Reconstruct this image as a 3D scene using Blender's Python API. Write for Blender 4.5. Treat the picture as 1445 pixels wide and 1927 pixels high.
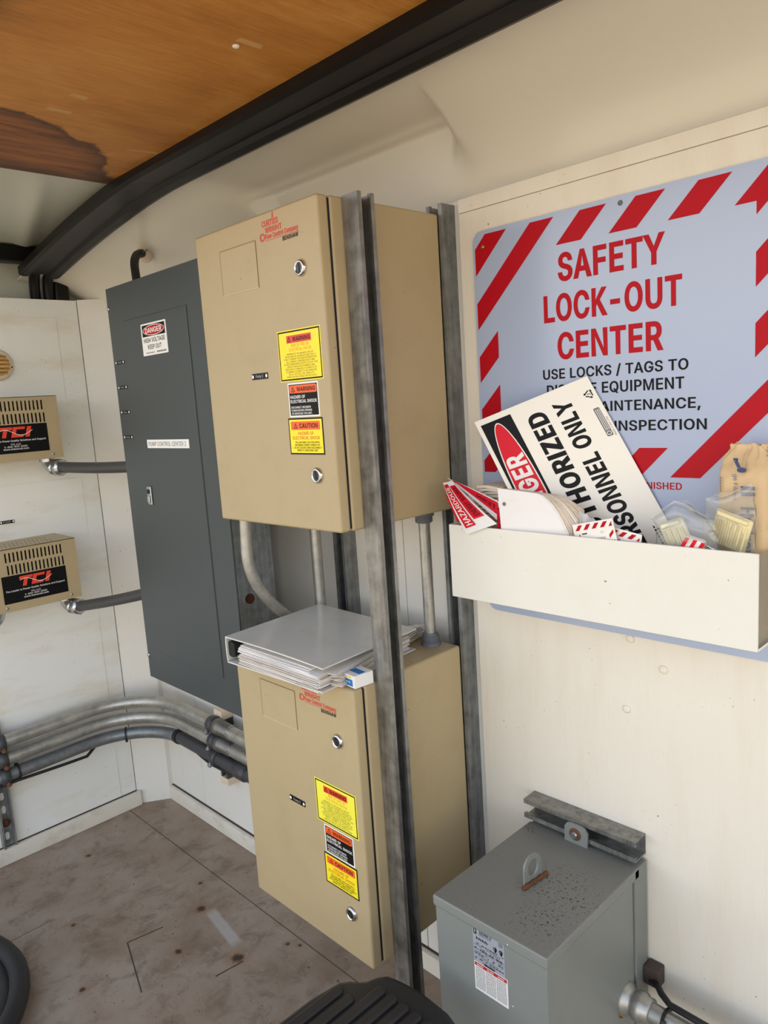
import bpy, bmesh, math, random
from mathutils import Vector, Matrix, noise
random.seed(7)
SC = bpy.context.scene
COL = SC.collection
for o in list(bpy.data.objects):
    bpy.data.objects.remove(o)

# ------------------------------------------------------------------ camera
YAW, PITCH, ROLL = -0.8036, -0.151, -0.0656
fwd = Vector((math.sin(YAW) * math.cos(PITCH), math.cos(YAW) * math.cos(PITCH), math.sin(PITCH)))
rgt = fwd.cross(Vector((0, 0, 1))).normalized()
upv = rgt.cross(fwd)
r2 = rgt * math.cos(ROLL) + upv * math.sin(ROLL)
u2 = -rgt * math.sin(ROLL) + upv * math.cos(ROLL)
cd = bpy.data.cameras.new('camera')
cam = bpy.data.objects.new('camera', cd)
COL.objects.link(cam)
cam.matrix_world = Matrix(((r2.x, u2.x, -fwd.x, 1.0438), (r2.y, u2.y, -fwd.y, -1.2566), (r2.z, u2.z, -fwd.z, 1.4806), (0, 0, 0, 1)))
cd.sensor_fit = 'VERTICAL'
cd.sensor_height = 36.0
cd.lens = 1409.2 / 1927 * 36.0
cd.clip_start = 0.02
SC.camera = cam

# ------------------------------------------------------------------ light
EXPOSURE = -0.13
SKY_STRENGTH = 3.5
SUN_STRENGTH = 13.0
SC.view_settings.view_transform = 'Standard'
SC.view_settings.look = 'None'
SC.view_settings.gamma = 1.0
SC.view_settings.use_curve_mapping = False
SC.view_settings.exposure = EXPOSURE
world = bpy.data.worlds.new('sky')
SC.world = world
world.use_nodes = True
wn = world.node_tree.nodes
wl = world.node_tree.links
bg = wn['Background']
wtc = wn.new('ShaderNodeTexCoord')
wsep = wn.new('ShaderNodeSeparateXYZ')
wl.new(wtc.outputs['Generated'], wsep.inputs[0])
wr = wn.new('ShaderNodeValToRGB')
wr.color_ramp.elements[0].position = 0.0
wr.color_ramp.elements[0].color = (0.34, 0.31, 0.27, 1)
wr.color_ramp.elements[1].position = 1.0
wr.color_ramp.elements[1].color = (0.20, 0.27, 0.40, 1)
e = wr.color_ramp.elements.new(0.04)
e.color = (1.0, 1.0, 1.0, 1)
e = wr.color_ramp.elements.new(0.14)
e.color = (1.0, 1.0, 1.0, 1)
e = wr.color_ramp.elements.new(0.30)
e.color = (0.42, 0.48, 0.58, 1)
wl.new(wsep.outputs['Z'], wr.inputs[0])
wl.new(wr.outputs['Color'], bg.inputs['Color'])
bg.inputs['Strength'].default_value = SKY_STRENGTH
sd = bpy.data.lights.new('sun', 'SUN')
sd.energy = SUN_STRENGTH
sd.angle = math.radians(0.6)
sd.color = (1.0, 0.93, 0.82)
sun = bpy.data.objects.new('sun', sd)
COL.objects.link(sun)
sun_dir = Vector((0.3, 0.8, 1.3))       # towards the sun, beyond the closed long side
sun.rotation_euler = sun_dir.to_track_quat('Z', 'Y').to_euler()
sun.location = (3, -4, 6)


# ------------------------------------------------------------------ materials
MATS = {}


def lin(c):
    return tuple(((v / 255 + 0.055) / 1.055) ** 2.4 if v / 255 > 0.04045 else v / 255 / 12.92 for v in c)


def mat(name, rgb, rough=0.5, metal=0.0, spec=0.5, coat=0.0):
    """plain paint / ink; rgb in sRGB 0..255"""
    if name in MATS:
        return MATS[name]
    m = bpy.data.materials.new(name)
    m.use_nodes = True
    b = m.node_tree.nodes['Principled BSDF']
    b.inputs['Base Color'].default_value = (*lin(rgb), 1)
    b.inputs['Roughness'].default_value = rough
    b.inputs['Metallic'].default_value = metal
    b.inputs['Specular IOR Level'].default_value = spec
    b.inputs['Coat Weight'].default_value = coat
    MATS[name] = m
    return m


class NT:
    """small node-graph writer"""

    def __init__(s, m):
        s.t = m.node_tree
        s.b = s.t.nodes['Principled BSDF']

    def n(s, typ, **kw):
        nd = s.t.nodes.new(typ)
        for k, v in kw.items():
            setattr(nd, k, v)
        return nd

    def l(s, a, b):
        s.t.links.new(a, b)

    def coord(s, scale=(1, 1, 1), loc=(0, 0, 0)):
        tc = s.n('ShaderNodeTexCoord')
        mp = s.n('ShaderNodeMapping')
        mp.inputs['Scale'].default_value = scale
        mp.inputs['Location'].default_value = loc
        s.l(tc.outputs['Object'], mp.inputs['Vector'])
        return mp.outputs['Vector']

    def noise(s, scale, co=None, detail=4, rough=0.55, dist=0.0):
        nd = s.n('ShaderNodeTexNoise')
        nd.inputs['Scale'].default_value = scale
        nd.inputs['Detail'].default_value = detail
        nd.inputs['Roughness'].default_value = rough
        nd.inputs['Distortion'].default_value = dist
        if co is not None:
            s.l(co, nd.inputs['Vector'])
        return nd.outputs['Fac']

    def ramp(s, fac, stops):
        nd = s.n('ShaderNodeValToRGB')
        cr = nd.color_ramp
        while len(cr.elements) < len(stops):
            cr.elements.new(0.5)
        for el, (p, c) in zip(cr.elements, stops):
            el.position = p
            el.color = (*c, 1) if len(c) == 3 else c
        s.l(fac, nd.inputs[0])
        return nd.outputs['Color']

    def mask(s, fac, a, b):
        nd = s.n('ShaderNodeMapRange')
        nd.inputs['From Min'].default_value = a
        nd.inputs['From Max'].default_value = b
        s.l(fac, nd.inputs['Value'])
        return nd.outputs['Result']

    def math(s, op, a, b=None):
        nd = s.n('ShaderNodeMath', operation=op)
        for i, v in enumerate((a, b)):
            if v is None:
                continue
            if isinstance(v, (int, float)):
                nd.inputs[i].default_value = v
            else:
                s.l(v, nd.inputs[i])
        return nd.outputs[0]

    def mix(s, fac, a, b, mode='MIX'):
        nd = s.n('ShaderNodeMix', data_type='RGBA', blend_type=mode)
        if isinstance(fac, (int, float)):
            nd.inputs['Factor'].default_value = fac
        else:
            s.l(fac, nd.inputs['Factor'])
        for key, v in (('A', a), ('B', b)):
            i = [x for x in nd.inputs if x.name == key and x.type == 'RGBA'][0]
            if isinstance(v, tuple):
                i.default_value = (*v, 1) if len(v) == 3 else v
            else:
                s.l(v, i)
        return [x for x in nd.outputs if x.type == 'RGBA'][0]

    def color(s, c):
        s.l(c, s.b.inputs['Base Color'])

    def rough(s, f):
        s.l(f, s.b.inputs['Roughness'])

    def bump(s, h, strength=0.3, dist=0.002):
        nd = s.n('ShaderNodeBump')
        nd.inputs['Strength'].default_value = strength
        nd.inputs['Distance'].default_value = dist
        s.l(h, nd.inputs['Height'])
        s.l(nd.outputs['Normal'], s.b.inputs['Normal'])


def worn(name, rgb, dirt=(110, 95, 70), amount=0.25, rough=0.5, scale=9, stretch=(1, 1, 1), specks=True, bump=0.0, spec=0.5, grain=(60, 60, 3)):
    """paint with faint dirt clouds, specks and optional brushed grain"""
    if name in MATS:
        return MATS[name]
    m = mat(name, rgb, rough, spec=spec)
    g = NT(m)
    co = g.coord(stretch)
    f = g.mask(g.noise(scale, co, 6, 0.62), 0.5, 0.8)
    f = g.math('MULTIPLY', f, amount)
    c = g.mix(f, lin(rgb), lin(dirt))
    if specks:
        f2 = g.mask(g.noise(140, g.coord(), 1, 0.4), 0.745, 0.77)
        f3 = g.mask(g.noise(11, g.coord(loc=(3, 1, 2)), 3), 0.5, 0.65)
        c = g.mix(g.math('MULTIPLY', g.math('MULTIPLY', f2, f3), 0.75), c, lin((70, 55, 40)))
    g.color(c)
    if bump:
        g.bump(g.noise(1.0, g.coord(grain), 3, 0.6), bump, 0.002)
    return m


def galv(name, rgb, rough=0.42, metal=0.75, scale=38, contrast=0.22, streak=(1, 1, 0.08)):
    """galvanised steel: spangle clouds plus long draw marks"""
    if name in MATS:
        return MATS[name]
    m = mat(name, rgb, rough, metal)
    g = NT(m)
    base = lin(rgb)
    dk = tuple(v * (1 - contrast * 1.6) for v in base)
    lt = tuple(min(1, v * (1 + contrast * 1.5)) for v in base)
    n1 = g.noise(scale, g.coord(), 4, 0.6)
    n2 = g.noise(scale * 2.4, g.coord(streak), 3, 0.6)
    c = g.ramp(g.math('MULTIPLY', g.math('ADD', n1, n2), 0.5), [(0.36, dk), (0.5, base), (0.64, lt)])
    g.color(c)
    g.rough(g.mask(n1, -0.6, 1.9))
    return m


M_TAN = worn("tan_enamel", (178, 159, 121), dirt=(144, 122, 86), amount=0.22, rough=0.42)
M_GREY = worn('grey_enamel', (58, 64, 64), dirt=(54, 60, 63), amount=0.35, rough=0.36, scale=5)
M_XFGREY = worn('transformer_grey', (128, 131, 125), dirt=(95, 98, 100), amount=0.25, rough=0.42, scale=6, specks=False)
M_GALV = galv('galvanised_steel', (142, 141, 137), metal=0.8, rough=0.4)
M_GALVD = galv('dull_galvanised', (140, 142, 141), rough=0.42, metal=0.65)
M_TUB = galv('tub_galvanised', (164, 170, 172), rough=0.5, metal=0.15)
M_EMT = galv('conduit_steel', (176, 174, 166), rough=0.34, scale=22, contrast=0.12, streak=(1, 1, 1))
M_DKPIPE = mat('dark_conduit', (62, 63, 64), 0.45)
M_FLEX = mat('grey_black_jacket', (66, 64, 62), 0.42)
M_DARK = mat('dark_void', (14, 14, 15), 0.7)
M_CHROME = mat('chrome', (205, 205, 205), 0.12, 1.0)
M_STEEL = mat('zinc_fitting', (182, 186, 188), 0.24, 0.95)
M_WHITE = worn('white_board_paint', (226, 222, 212), dirt=(190, 165, 115), amount=0.28, rough=0.55, scale=4, stretch=(1, 0.45, 1), bump=0.06)
M_CHALK = worn('white_end_wall_paint', (233, 233, 226), dirt=(200, 168, 100), amount=0.5, rough=0.55, scale=5, stretch=(1, 0.45, 1.7), bump=0.05, grain=(60, 60, 4))
M_PLY = worn('painted_plywood', (229, 222, 206), dirt=(200, 175, 130), amount=0.22, rough=0.6, scale=6, stretch=(2.5, 1, 0.5), bump=0.35, grain=(170, 60, 5))
M_TRIMW = worn('white_trim_paint', (226, 219, 203), dirt=(150, 120, 80), amount=0.45, rough=0.6, scale=10, stretch=(1, 1, 1.5), bump=0.1)
M_FIBRE = mat('white_fibreglass', (222, 216, 202), 0.2)
M_FIBREG = mat('grey_white_roof_skin', (196, 196, 182), 0.38)
M_BLACKP = mat('black_frame_paint', (17, 14, 13), 0.42, spec=0.3)
M_RUST = worn('rust', (104, 66, 38), dirt=(60, 38, 24), amount=0.8, rough=0.85, scale=60)
M_SEAM = mat('floor_seam_dirt', (74, 60, 50), 0.8)
M_BLACK = mat('black_ink', (9, 9, 10), 0.5, spec=0.2)
M_WHITEI = mat('white_ink', (236, 233, 226), 0.45)
M_REDI = mat('red_ink', (178, 3, 24), 0.5, spec=0.2)
M_YEL = mat('yellow_label', (250, 226, 30), 0.4)
M_YELP = mat('pale_yellow_label', (244, 234, 70), 0.4)
M_ORG = mat('orange_ink', (240, 96, 30), 0.4)
M_REDT = mat('faded_red_ink', (206, 62, 44), 0.5)
M_OLIVE = mat('brown_small_print', (120, 100, 30), 0.5)
M_GREYT = mat('grey_small_print', (105, 105, 104), 0.5)
M_SIGN = mat('sign_face', (168, 181, 206), 0.22)
M_BINW = worn('bin_white', (230, 227, 215), dirt=(200, 180, 150), amount=0.12, rough=0.34, scale=7)
M_RED2 = mat('bright_red_card', (214, 8, 36), 0.45, spec=0.25)
M_PAPER = worn('white_paper', (236, 232, 228), dirt=(205, 180, 140), amount=0.35, rough=0.7, scale=14, specks=False)
M_PAPERB = worn('aged_paper', (222, 208, 188), dirt=(170, 140, 110), amount=0.5, rough=0.75, scale=30, specks=False)
M_KRAFT = worn('kraft_paper', (214, 184, 140), dirt=(150, 110, 62), amount=0.5, rough=0.7, scale=22, specks=False)
M_BINDER = worn('white_vinyl', (206, 204, 196), dirt=(170, 160, 135), amount=0.35, rough=0.2, scale=9)
M_BLUE = mat('blue_ink', (20, 118, 190), 0.4)
M_NAVY = mat('navy_ink', (44, 62, 104), 0.5)
M_RUBBER = mat('black_rubber', (30, 29, 30), 0.55)
M_RIBBED = worn('black_moulded_plastic', (34, 33, 34), dirt=(60, 58, 56), amount=0.4, rough=0.5, scale=12, specks=False)
M_LOCKY = mat('pale_yellow_plastic', (232, 218, 168), 0.35)
M_LOCKW = mat('ivory_plastic', (226, 222, 196), 0.35)
M_CAP = mat('cream_plastic_cap', (222, 204, 180), 0.5)
M_PVC = mat('grey_pvc_fitting', (104, 108, 112), 0.5)
M_BRASS = mat('brass', (190, 150, 70), 0.3, 1.0)
M_NAMEPL = mat('silver_nameplate', (176, 180, 188), 0.35, 0.3)
M_TAG = mat('black_nameplate', (10, 10, 11), 0.4, spec=0.25)


def _fibre(m):
    g = NT(m)
    n = g.noise(2.2, g.coord(), 3, 0.5)
    g.bump(n, 0.22, 0.02)


_fibre(M_FIBRE)
_fibre(M_FIBREG)


def _xftop():
    """transformer lid: rust specks gathered towards one corner"""
    m = mat('transformer_lid_grey', (118, 117, 110), 0.45)
    g = NT(m)
    sp = g.mask(g.noise(210, g.coord(), 2, 0.5), 0.60, 0.64)
    sep = g.n('ShaderNodeSeparateXYZ')
    tc = g.n('ShaderNodeTexCoord')
    g.l(tc.outputs['Object'], sep.inputs[0])
    cl = None
    for (sx, sy, r) in ((0.385, -0.215, 0.05), (0.34, -0.20, 0.09), (0.365, -0.29, 0.07), (0.19, -0.075, 0.03)):
        dx = g.math('SUBTRACT', sep.outputs['X'], sx)
        dy = g.math('SUBTRACT', sep.outputs['Y'], sy)
        dd = g.math('SQRT', g.math('ADD', g.math('MULTIPLY', dx, dx), g.math('MULTIPLY', dy, dy)))
        k = g.mask(dd, r, r * 0.25)
        cl = k if cl is None else g.math('MAXIMUM', cl, k)
    sp2 = g.mask(g.noise(300, g.coord(loc=(4, 0, 0)), 1, 0.5), 0.70, 0.73)
    f = g.math('MAXIMUM', g.math('MULTIPLY', sp, cl), g.math('MULTIPLY', sp2, 0.7))
    c = g.mix(f, lin((118, 117, 110)), lin((46, 38, 32)))
    g.color(c)
    return m


M_XFTOP = _xftop()


def _wood():
    m = mat('ceiling_plywood', (176, 116, 52), 0.55)
    g = NT(m)
    n1 = g.noise(1.0, g.coord((80, 3.2, 1)), 6, 0.7, 0.8)
    n2 = g.noise(2.6, g.coord((2.6, 1.2, 1)), 8, 0.68, 0.5)
    n3 = g.noise(1.0, g.coord((260, 16, 1)), 3, 0.7)
    f = g.math('ADD', g.math('MULTIPLY', n1, 0.32), g.math('MULTIPLY', n2, 0.68))
    c = g.ramp(f, [(0.34, lin((158, 100, 34))), (0.5, lin((186, 122, 46))), (0.66, lin((204, 146, 70)))])
    c = g.mix(g.math('MULTIPLY', g.mask(n3, 0.5, 0.7), 0.16), c, lin((210, 170, 110)))
    c = g.mix(g.math('MULTIPLY', g.mask(n3, 0.42, 0.3), 0.2), c, lin((96, 54, 18)))
    # water stain with a dark rim
    tc = g.n('ShaderNodeTexCoord')
    sep = g.n('ShaderNodeSeparateXYZ')
    g.l(tc.outputs['Object'], sep.inputs[0])
    wob = g.math('MULTIPLY', g.math('SUBTRACT', g.noise(9, g.coord(), 4, 0.6), 0.5), 0.30)
    dx = g.math('DIVIDE', g.math('ADD', sep.outputs['X'], 0.85), 0.36)
    dy = g.math('DIVIDE', g.math('ADD', sep.outputs['Y'], 0.77), 0.43)
    d = g.math('SQRT', g.math('ADD', g.math('MULTIPLY', dx, dx), g.math('MULTIPLY', dy, dy)))
    d = g.math('ADD', d, wob)
    inside = g.mask(d, 1.0, 0.97)
    rim = g.math('MULTIPLY', g.mask(d, 0.80, 0.99), inside)
    inner = g.ramp(g.noise(1.0, g.coord((40, 3, 1), (2, 0, 0)), 5, 0.7, 0.8), [(0.38, lin((84, 44, 16))), (0.55, lin((146, 84, 34))), (0.7, lin((164, 100, 44)))])
    c = g.mix(g.math('MULTIPLY', inside, 0.92), c, inner)
    c = g.mix(g.math('MULTIPLY', g.math('MULTIPLY', rim, rim), 0.88), c, lin((34, 19, 12)))
    # second dark tongue by the beam, along the end of the sheet
    ed = g.mask(g.math('ADD', sep.outputs['X'], g.math('MULTIPLY', wob, 0.3)), -0.765, -0.84)
    c = g.mix(g.math('MULTIPLY', ed, 0.75), c, lin((62, 34, 16)))
    g.color(c)
    g.bump(n3, 0.12, 0.001)
    return m


M_WOOD = _wood()


def _floor():
    m = mat('floor_paint', (176, 162, 150), 0.6)
    g = NT(m)
    n1 = g.noise(3.2, g.coord(), 6, 0.62)
    n2 = g.noise(13, g.coord((1, 0.8, 1), (1, 2, 0)), 8, 0.72, 0.4)
    n3 = g.noise(70, g.coord(), 5, 0.65)
    c = g.ramp(n1, [(0.3, lin((124, 104, 84))), (0.46, lin((152, 133, 114))), (0.7, lin((170, 154, 138)))])
    c = g.mix(g.math('MULTIPLY', g.mask(n2, 0.50, 0.68), 0.7), c, lin((98, 78, 58)))
    c = g.mix(g.math('MULTIPLY', g.mask(n3, 0.62, 0.72), 0.5), c, lin((96, 80, 66)))
    sp = g.mask(g.noise(95, g.coord(loc=(7, 3, 0)), 1, 0.4), 0.74, 0.765)
    c = g.mix(g.math('MULTIPLY', sp, 0.8), c, lin((70, 52, 38)))
    sc = g.mask(g.noise(1.0, g.coord((14, 150, 1), (0, 4, 0)), 2, 0.5), 0.68, 0.74)
    c = g.mix(g.math('MULTIPLY', sc, 0.25), c, lin((206, 196, 186)))
    sep = g.n('ShaderNodeSeparateXYZ')
    tc = g.n('ShaderNodeTexCoord')
    g.l(tc.outputs['Object'], sep.inputs[0])
    for (sx, sy, r) in ((-0.87, -0.283, 0.03), (-0.612, -0.322, 0.034), (-1.101, -0.575, 0.014), (-1.416, -0.395, 0.018), (-0.83, -0.66, 0.018), (-0.76, -0.42, 0.02), (-0.98, -0.22, 0.014), (-0.52, -0.18, 0.012), (-0.55, -0.20, 0.010)):
        dx = g.math('SUBTRACT', sep.outputs['X'], sx)
        dy = g.math('SUBTRACT', sep.outputs['Y'], sy)
        d = g.math('SQRT', g.math('ADD', g.math('MULTIPLY', dx, dx), g.math('MULTIPLY', dy, dy)))
        d = g.math('ADD', d, g.math('MULTIPLY', g.math('SUBTRACT', n3, 0.5), r * 0.9))
        c = g.mix(g.math('MULTIPLY', g.mask(d, r * 1.3, r * 0.5), 0.45), c, lin((150, 100, 56)))
        c = g.mix(g.math('MULTIPLY', g.mask(d, r * 0.62, r * 0.25), 0.9), c, lin((34, 24, 18)))
    # pale scuff left by something lifted away
    fx = g.mask(g.math('ABSOLUTE', g.math('ADD', g.math('ADD', sep.outputs['Y'], 0.282), g.math('MULTIPLY', g.math('ADD', sep.outputs['X'], 0.75), 0.14))), 0.02, 0.012)
    fy = g.mask(g.math('ABSOLUTE', g.math('ADD', sep.outputs['X'], 0.75)), 0.10, 0.07)
    c = g.mix(g.math('MULTIPLY', g.math('MULTIPLY', fx, fy), 0.65), c, lin((190, 182, 178)))
    g.color(c)
    g.bump(n3, 0.15, 0.002)
    return m


M_FLOOR = _floor()


def glassy(name, rgb, alpha, rough=0.12, white=0.08):
    m = bpy.data.materials.new(name)
    m.use_nodes = True
    t = m.node_tree
    t.nodes.clear()
    out = t.nodes.new('ShaderNodeOutputMaterial')
    tr = t.nodes.new('ShaderNodeBsdfTransparent')
    tr.inputs[0].default_value = (*lin(rgb), 1)
    gl = t.nodes.new('ShaderNodeBsdfGlossy')
    gl.inputs['Roughness'].default_value = rough
    df = t.nodes.new('ShaderNodeBsdfDiffuse')
    df.inputs[0].default_value = (0.85, 0.85, 0.84, 1)
    m1 = t.nodes.new('ShaderNodeMixShader')
    m1.inputs[0].default_value = white
    t.links.new(tr.outputs[0], m1.inputs[1])
    t.links.new(df.outputs[0], m1.inputs[2])
    fr = t.nodes.new('ShaderNodeLayerWeight')
    fr.inputs['Blend'].default_value = 0.32
    ml = t.nodes.new('ShaderNodeMath')
    ml.operation = 'MULTIPLY_ADD'
    ml.inputs[1].default_value = 0.55
    ml.inputs[2].default_value = alpha
    t.links.new(fr.outputs['Fresnel'], ml.inputs[0])
    m2 = t.nodes.new('ShaderNodeMixShader')
    t.links.new(ml.outputs[0], m2.inputs[0])
    t.links.new(m1.outputs[0], m2.inputs[1])
    t.links.new(gl.outputs[0], m2.inputs[2])
    t.links.new(m2.outputs[0], out.inputs[0])
    MATS[name] = m
    return m


M_ACRYL = glassy('clear_acrylic', (238, 236, 228), 0.03, 0.04, 0.06)
M_BAG = glassy('clear_plastic_film', (246, 246, 244), 0.05, 0.16, 0.10)
M_AMBER = mat('amber_lens', (226, 186, 120), 0.2)


# ------------------------------------------------------------------ mesh helpers
class MB:
    def __init__(s):
        s.v, s.f, s.mi, s.sm, s.mats = [], [], [], [], []
        s.wn = False

    def slot(s, m):
        if m not in s.mats:
            s.mats.append(m)
        return s.mats.index(m)

    def add(s, vs, fs, m, smooth=False):
        o = len(s.v)
        k = s.slot(m)
        s.v += [tuple(p) for p in vs]
        for f in fs:
            s.f.append([i + o for i in f])
            s.mi.append(k)
            s.sm.append(smooth)
        return s

    def bm(s, bm, m, smooth=False):
        bm.verts.index_update()
        s.add([v.co[:] for v in bm.verts], [[v.index for v in f.verts] for f in bm.faces], m, smooth)
        bm.free()
        return s

    def box(s, x0, x1, y0, y1, z0, z1, m, r=0.0, seg=2):
        bm = bmesh.new()
        vs = [bm.verts.new(p) for p in ((x0, y0, z0), (x1, y0, z0), (x1, y1, z0), (x0, y1, z0), (x0, y0, z1), (x1, y0, z1), (x1, y1, z1), (x0, y1, z1))]
        for f in ((0, 3, 2, 1), (4, 5, 6, 7), (0, 1, 5, 4), (1, 2, 6, 5), (2, 3, 7, 6), (3, 0, 4, 7)):
            bm.faces.new([vs[i] for i in f])
        if r > 0:
            s.wn = True
            bmesh.ops.bevel(bm, geom=list(bm.edges), offset=r, segments=seg, profile=0.5, affect='EDGES')
        return s.bm(bm, m, r > 0)

    def prism(s, poly, axis, a, b, m, smooth=False):
        """poly = 2-D outline; extruded along axis 'x','y','z' from a to b"""
        def P(p, t):
            return {'x': (t, p[0], p[1]), 'y': (p[0], t, p[1]), 'z': (p[0], p[1], t)}[axis]
        bm = bmesh.new()
        n = len(poly)
        v0 = [bm.verts.new(P(p, a)) for p in poly]
        v1 = [bm.verts.new(P(p, b)) for p in poly]
        bm.faces.new(v0)
        bm.faces.new(v1[::-1])
        for i in range(n):
            bm.faces.new((v0[i], v0[(i + 1) % n], v1[(i + 1) % n], v1[i]))
        bmesh.ops.recalc_face_normals(bm, faces=list(bm.faces))
        return s.bm(bm, m, smooth)

    def tube(s, pts, r, m, seg=16, cap=True, closed=False):
        pts = [Vector(p) for p in pts]
        n = len(pts)
        rs = r if isinstance(r, (list, tuple)) else [r] * n
        T = []
        for i in range(n):
            a = pts[(i - 1) % n] if (closed or i > 0) else pts[i]
            b = pts[(i + 1) % n] if (closed or i < n - 1) else pts[i]
            T.append((b - a).normalized())
        ref = Vector((0, 0, 1)) if abs(T[0].z) < 0.9 else Vector((1, 0, 0))
        N = (ref - T[0] * ref.dot(T[0])).normalized()
        vs, fs = [], []
        for i in range(n):
            N = (N - T[i] * N.dot(T[i])).normalized()
            B = T[i].cross(N)
            for k in range(seg):
                a = 2 * math.pi * k / seg
                vs.append(pts[i] + (N * math.cos(a) + B * math.sin(a)) * rs[i])
        for i in range(n if closed else n - 1):
            j = (i + 1) % n
            for k in range(seg):
                q = (k + 1) % seg
                fs.append([i * seg + k, i * seg + q, j * seg + q, j * seg + k])
        s.add(vs, fs, m, True)
        if cap and not closed:
            s.add([vs[k] for k in range(seg)], [list(range(seg))[::-1]], m)
            s.add([vs[(n - 1) * seg + k] for k in range(seg)], [list(range(seg))], m)
        return s

    def cyl(s, a, b, r, m, seg=20, r2=None):
        return s.tube([a, b], [r, r if r2 is None else r2], m, seg)

    def lathe(s, origin, axis, prof, m, seg=24):
        """prof: list of (distance along axis, radius)"""
        ax = Vector(axis).normalized()
        pts = [Vector(origin) + ax * d for d, _ in prof]
        ref = Vector((0, 0, 1)) if abs(ax.z) < 0.9 else Vector((1, 0, 0))
        N = (ref - ax * ref.dot(ax)).normalized()
        B = ax.cross(N)
        vs, fs = [], []
        for p, (_, r) in zip(pts, prof):
            for k in range(seg):
                a = 2 * math.pi * k / seg
                vs.append(p + (N * math.cos(a) + B * math.sin(a)) * r)
        for i in range(len(prof) - 1):
            for k in range(seg):
                q = (k + 1) % seg
                fs.append([i * seg + k, i * seg + q, (i + 1) * seg + q, (i + 1) * seg + k])
        s.add(vs, fs, m, True)
        s.add(vs[:seg], [list(range(seg))[::-1]], m)
        s.add(vs[-seg:], [list(range(seg))], m)
        return s

    def grid(s, fn, nu, nv, m, thick=0.0, smooth=True):
        """fn(u,v)->point, u,v in 0..1; thick>0 gives a sheet with a back and edges"""
        P = [[Vector(fn(i / nu, j / nv)) for j in range(nv + 1)] for i in range(nu + 1)]
        w = nv + 1
        vs = [P[i][j] for i in range(nu + 1) for j in range(w)]
        fs = [[i * w + j, (i + 1) * w + j, (i + 1) * w + j + 1, i * w + j + 1] for i in range(nu) for j in range(nv)]
        s.add(vs, fs, m, smooth)
        if thick:
            Q = []
            for i in range(nu + 1):
                for j in range(w):
                    du = P[min(i + 1, nu)][j] - P[max(i - 1, 0)][j]
                    dv = P[i][min(j + 1, nv)] - P[i][max(j - 1, 0)]
                    Q.append(P[i][j] - du.cross(dv).normalized() * thick)
            s.add(Q, [f[::-1] for f in fs], m, smooth)
            loop = [(i, 0) for i in range(nu + 1)] + [(nu, j) for j in range(1, w)] + [(i, nv) for i in range(nu - 1, -1, -1)] + [(0, j) for j in range(nv - 1, 0, -1)]
            e = [vs[i * w + j] for i, j in loop] + [Q[i * w + j] for i, j in loop]
            L = len(loop)
            s.add(e, [[k, k + L, (k + 1) % L + L, (k + 1) % L] for k in range(L)], m)
        return s

    def holed(s, outer, holes, P, m, thick=0.002):
        """flat plate with holes. outer/holes are 2-D loops; P(u,v,h) maps to space"""
        bm = bmesh.new()
        edges = []
        for lp in [outer] + holes:
            vv = [bm.verts.new((p[0], p[1], 0)) for p in lp]
            edges += [bm.edges.new((vv[i], vv[(i + 1) % len(vv)])) for i in range(len(vv))]
        bmesh.ops.triangle_fill(bm, use_beauty=True, use_dissolve=False, edges=edges)
        bmesh.ops.recalc_face_normals(bm, faces=list(bm.faces))
        bm.verts.index_update()
        flat = [(v.co.x, v.co.y) for v in bm.verts]
        faces = [[v.index for v in f.verts] for f in bm.faces]
        bm.free()
        s.add([P(u, v, 0) for u, v in flat], faces, m)
        s.add([P(u, v, -thick) for u, v in flat], [f[::-1] for f in faces], m)
        for lp in [outer] + holes:
            n = len(lp)
            s.add([P(u, v, 0) for u, v in lp] + [P(u, v, -thick) for u, v in lp], [[i, (i + 1) % n, (i + 1) % n + n, i + n] for i in range(n)], m)
        return s

    def build(s, name, parent=None, wn=False):
        me = bpy.data.meshes.new(name)
        me.from_pydata(s.v, [], s.f)
        for m in s.mats:
            me.materials.append(m)
        me.polygons.foreach_set('material_index', s.mi)
        me.polygons.foreach_set('use_smooth', s.sm)
        me.update()
        o = bpy.data.objects.new(name, me)
        COL.objects.link(o)
        if parent is not None:
            o.parent = parent
            o.matrix_parent_inverse = Matrix.Translation(-world_loc(parent))
        if wn or s.wn:
            md = o.modifiers.new('normals', 'WEIGHTED_NORMAL')
            md.keep_sharp = True
        return o


WL = {}


def world_loc(o):
    return WL.get(o.name, Vector((0, 0, 0)))


def tag(o, label, cat, group=None):
    o['label'] = label
    o['category'] = cat
    if group:
        o['group'] = group
    return o


def thing(name, label, cat, loc, group=None):
    o = bpy.data.objects.new(name, None)
    o.empty_display_size = 0.05
    COL.objects.link(o)
    o.location = loc
    WL[o.name] = Vector(loc)
    return tag(o, label, cat, group)


def struct(o):
    o['kind'] = 'structure'
    return o


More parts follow.
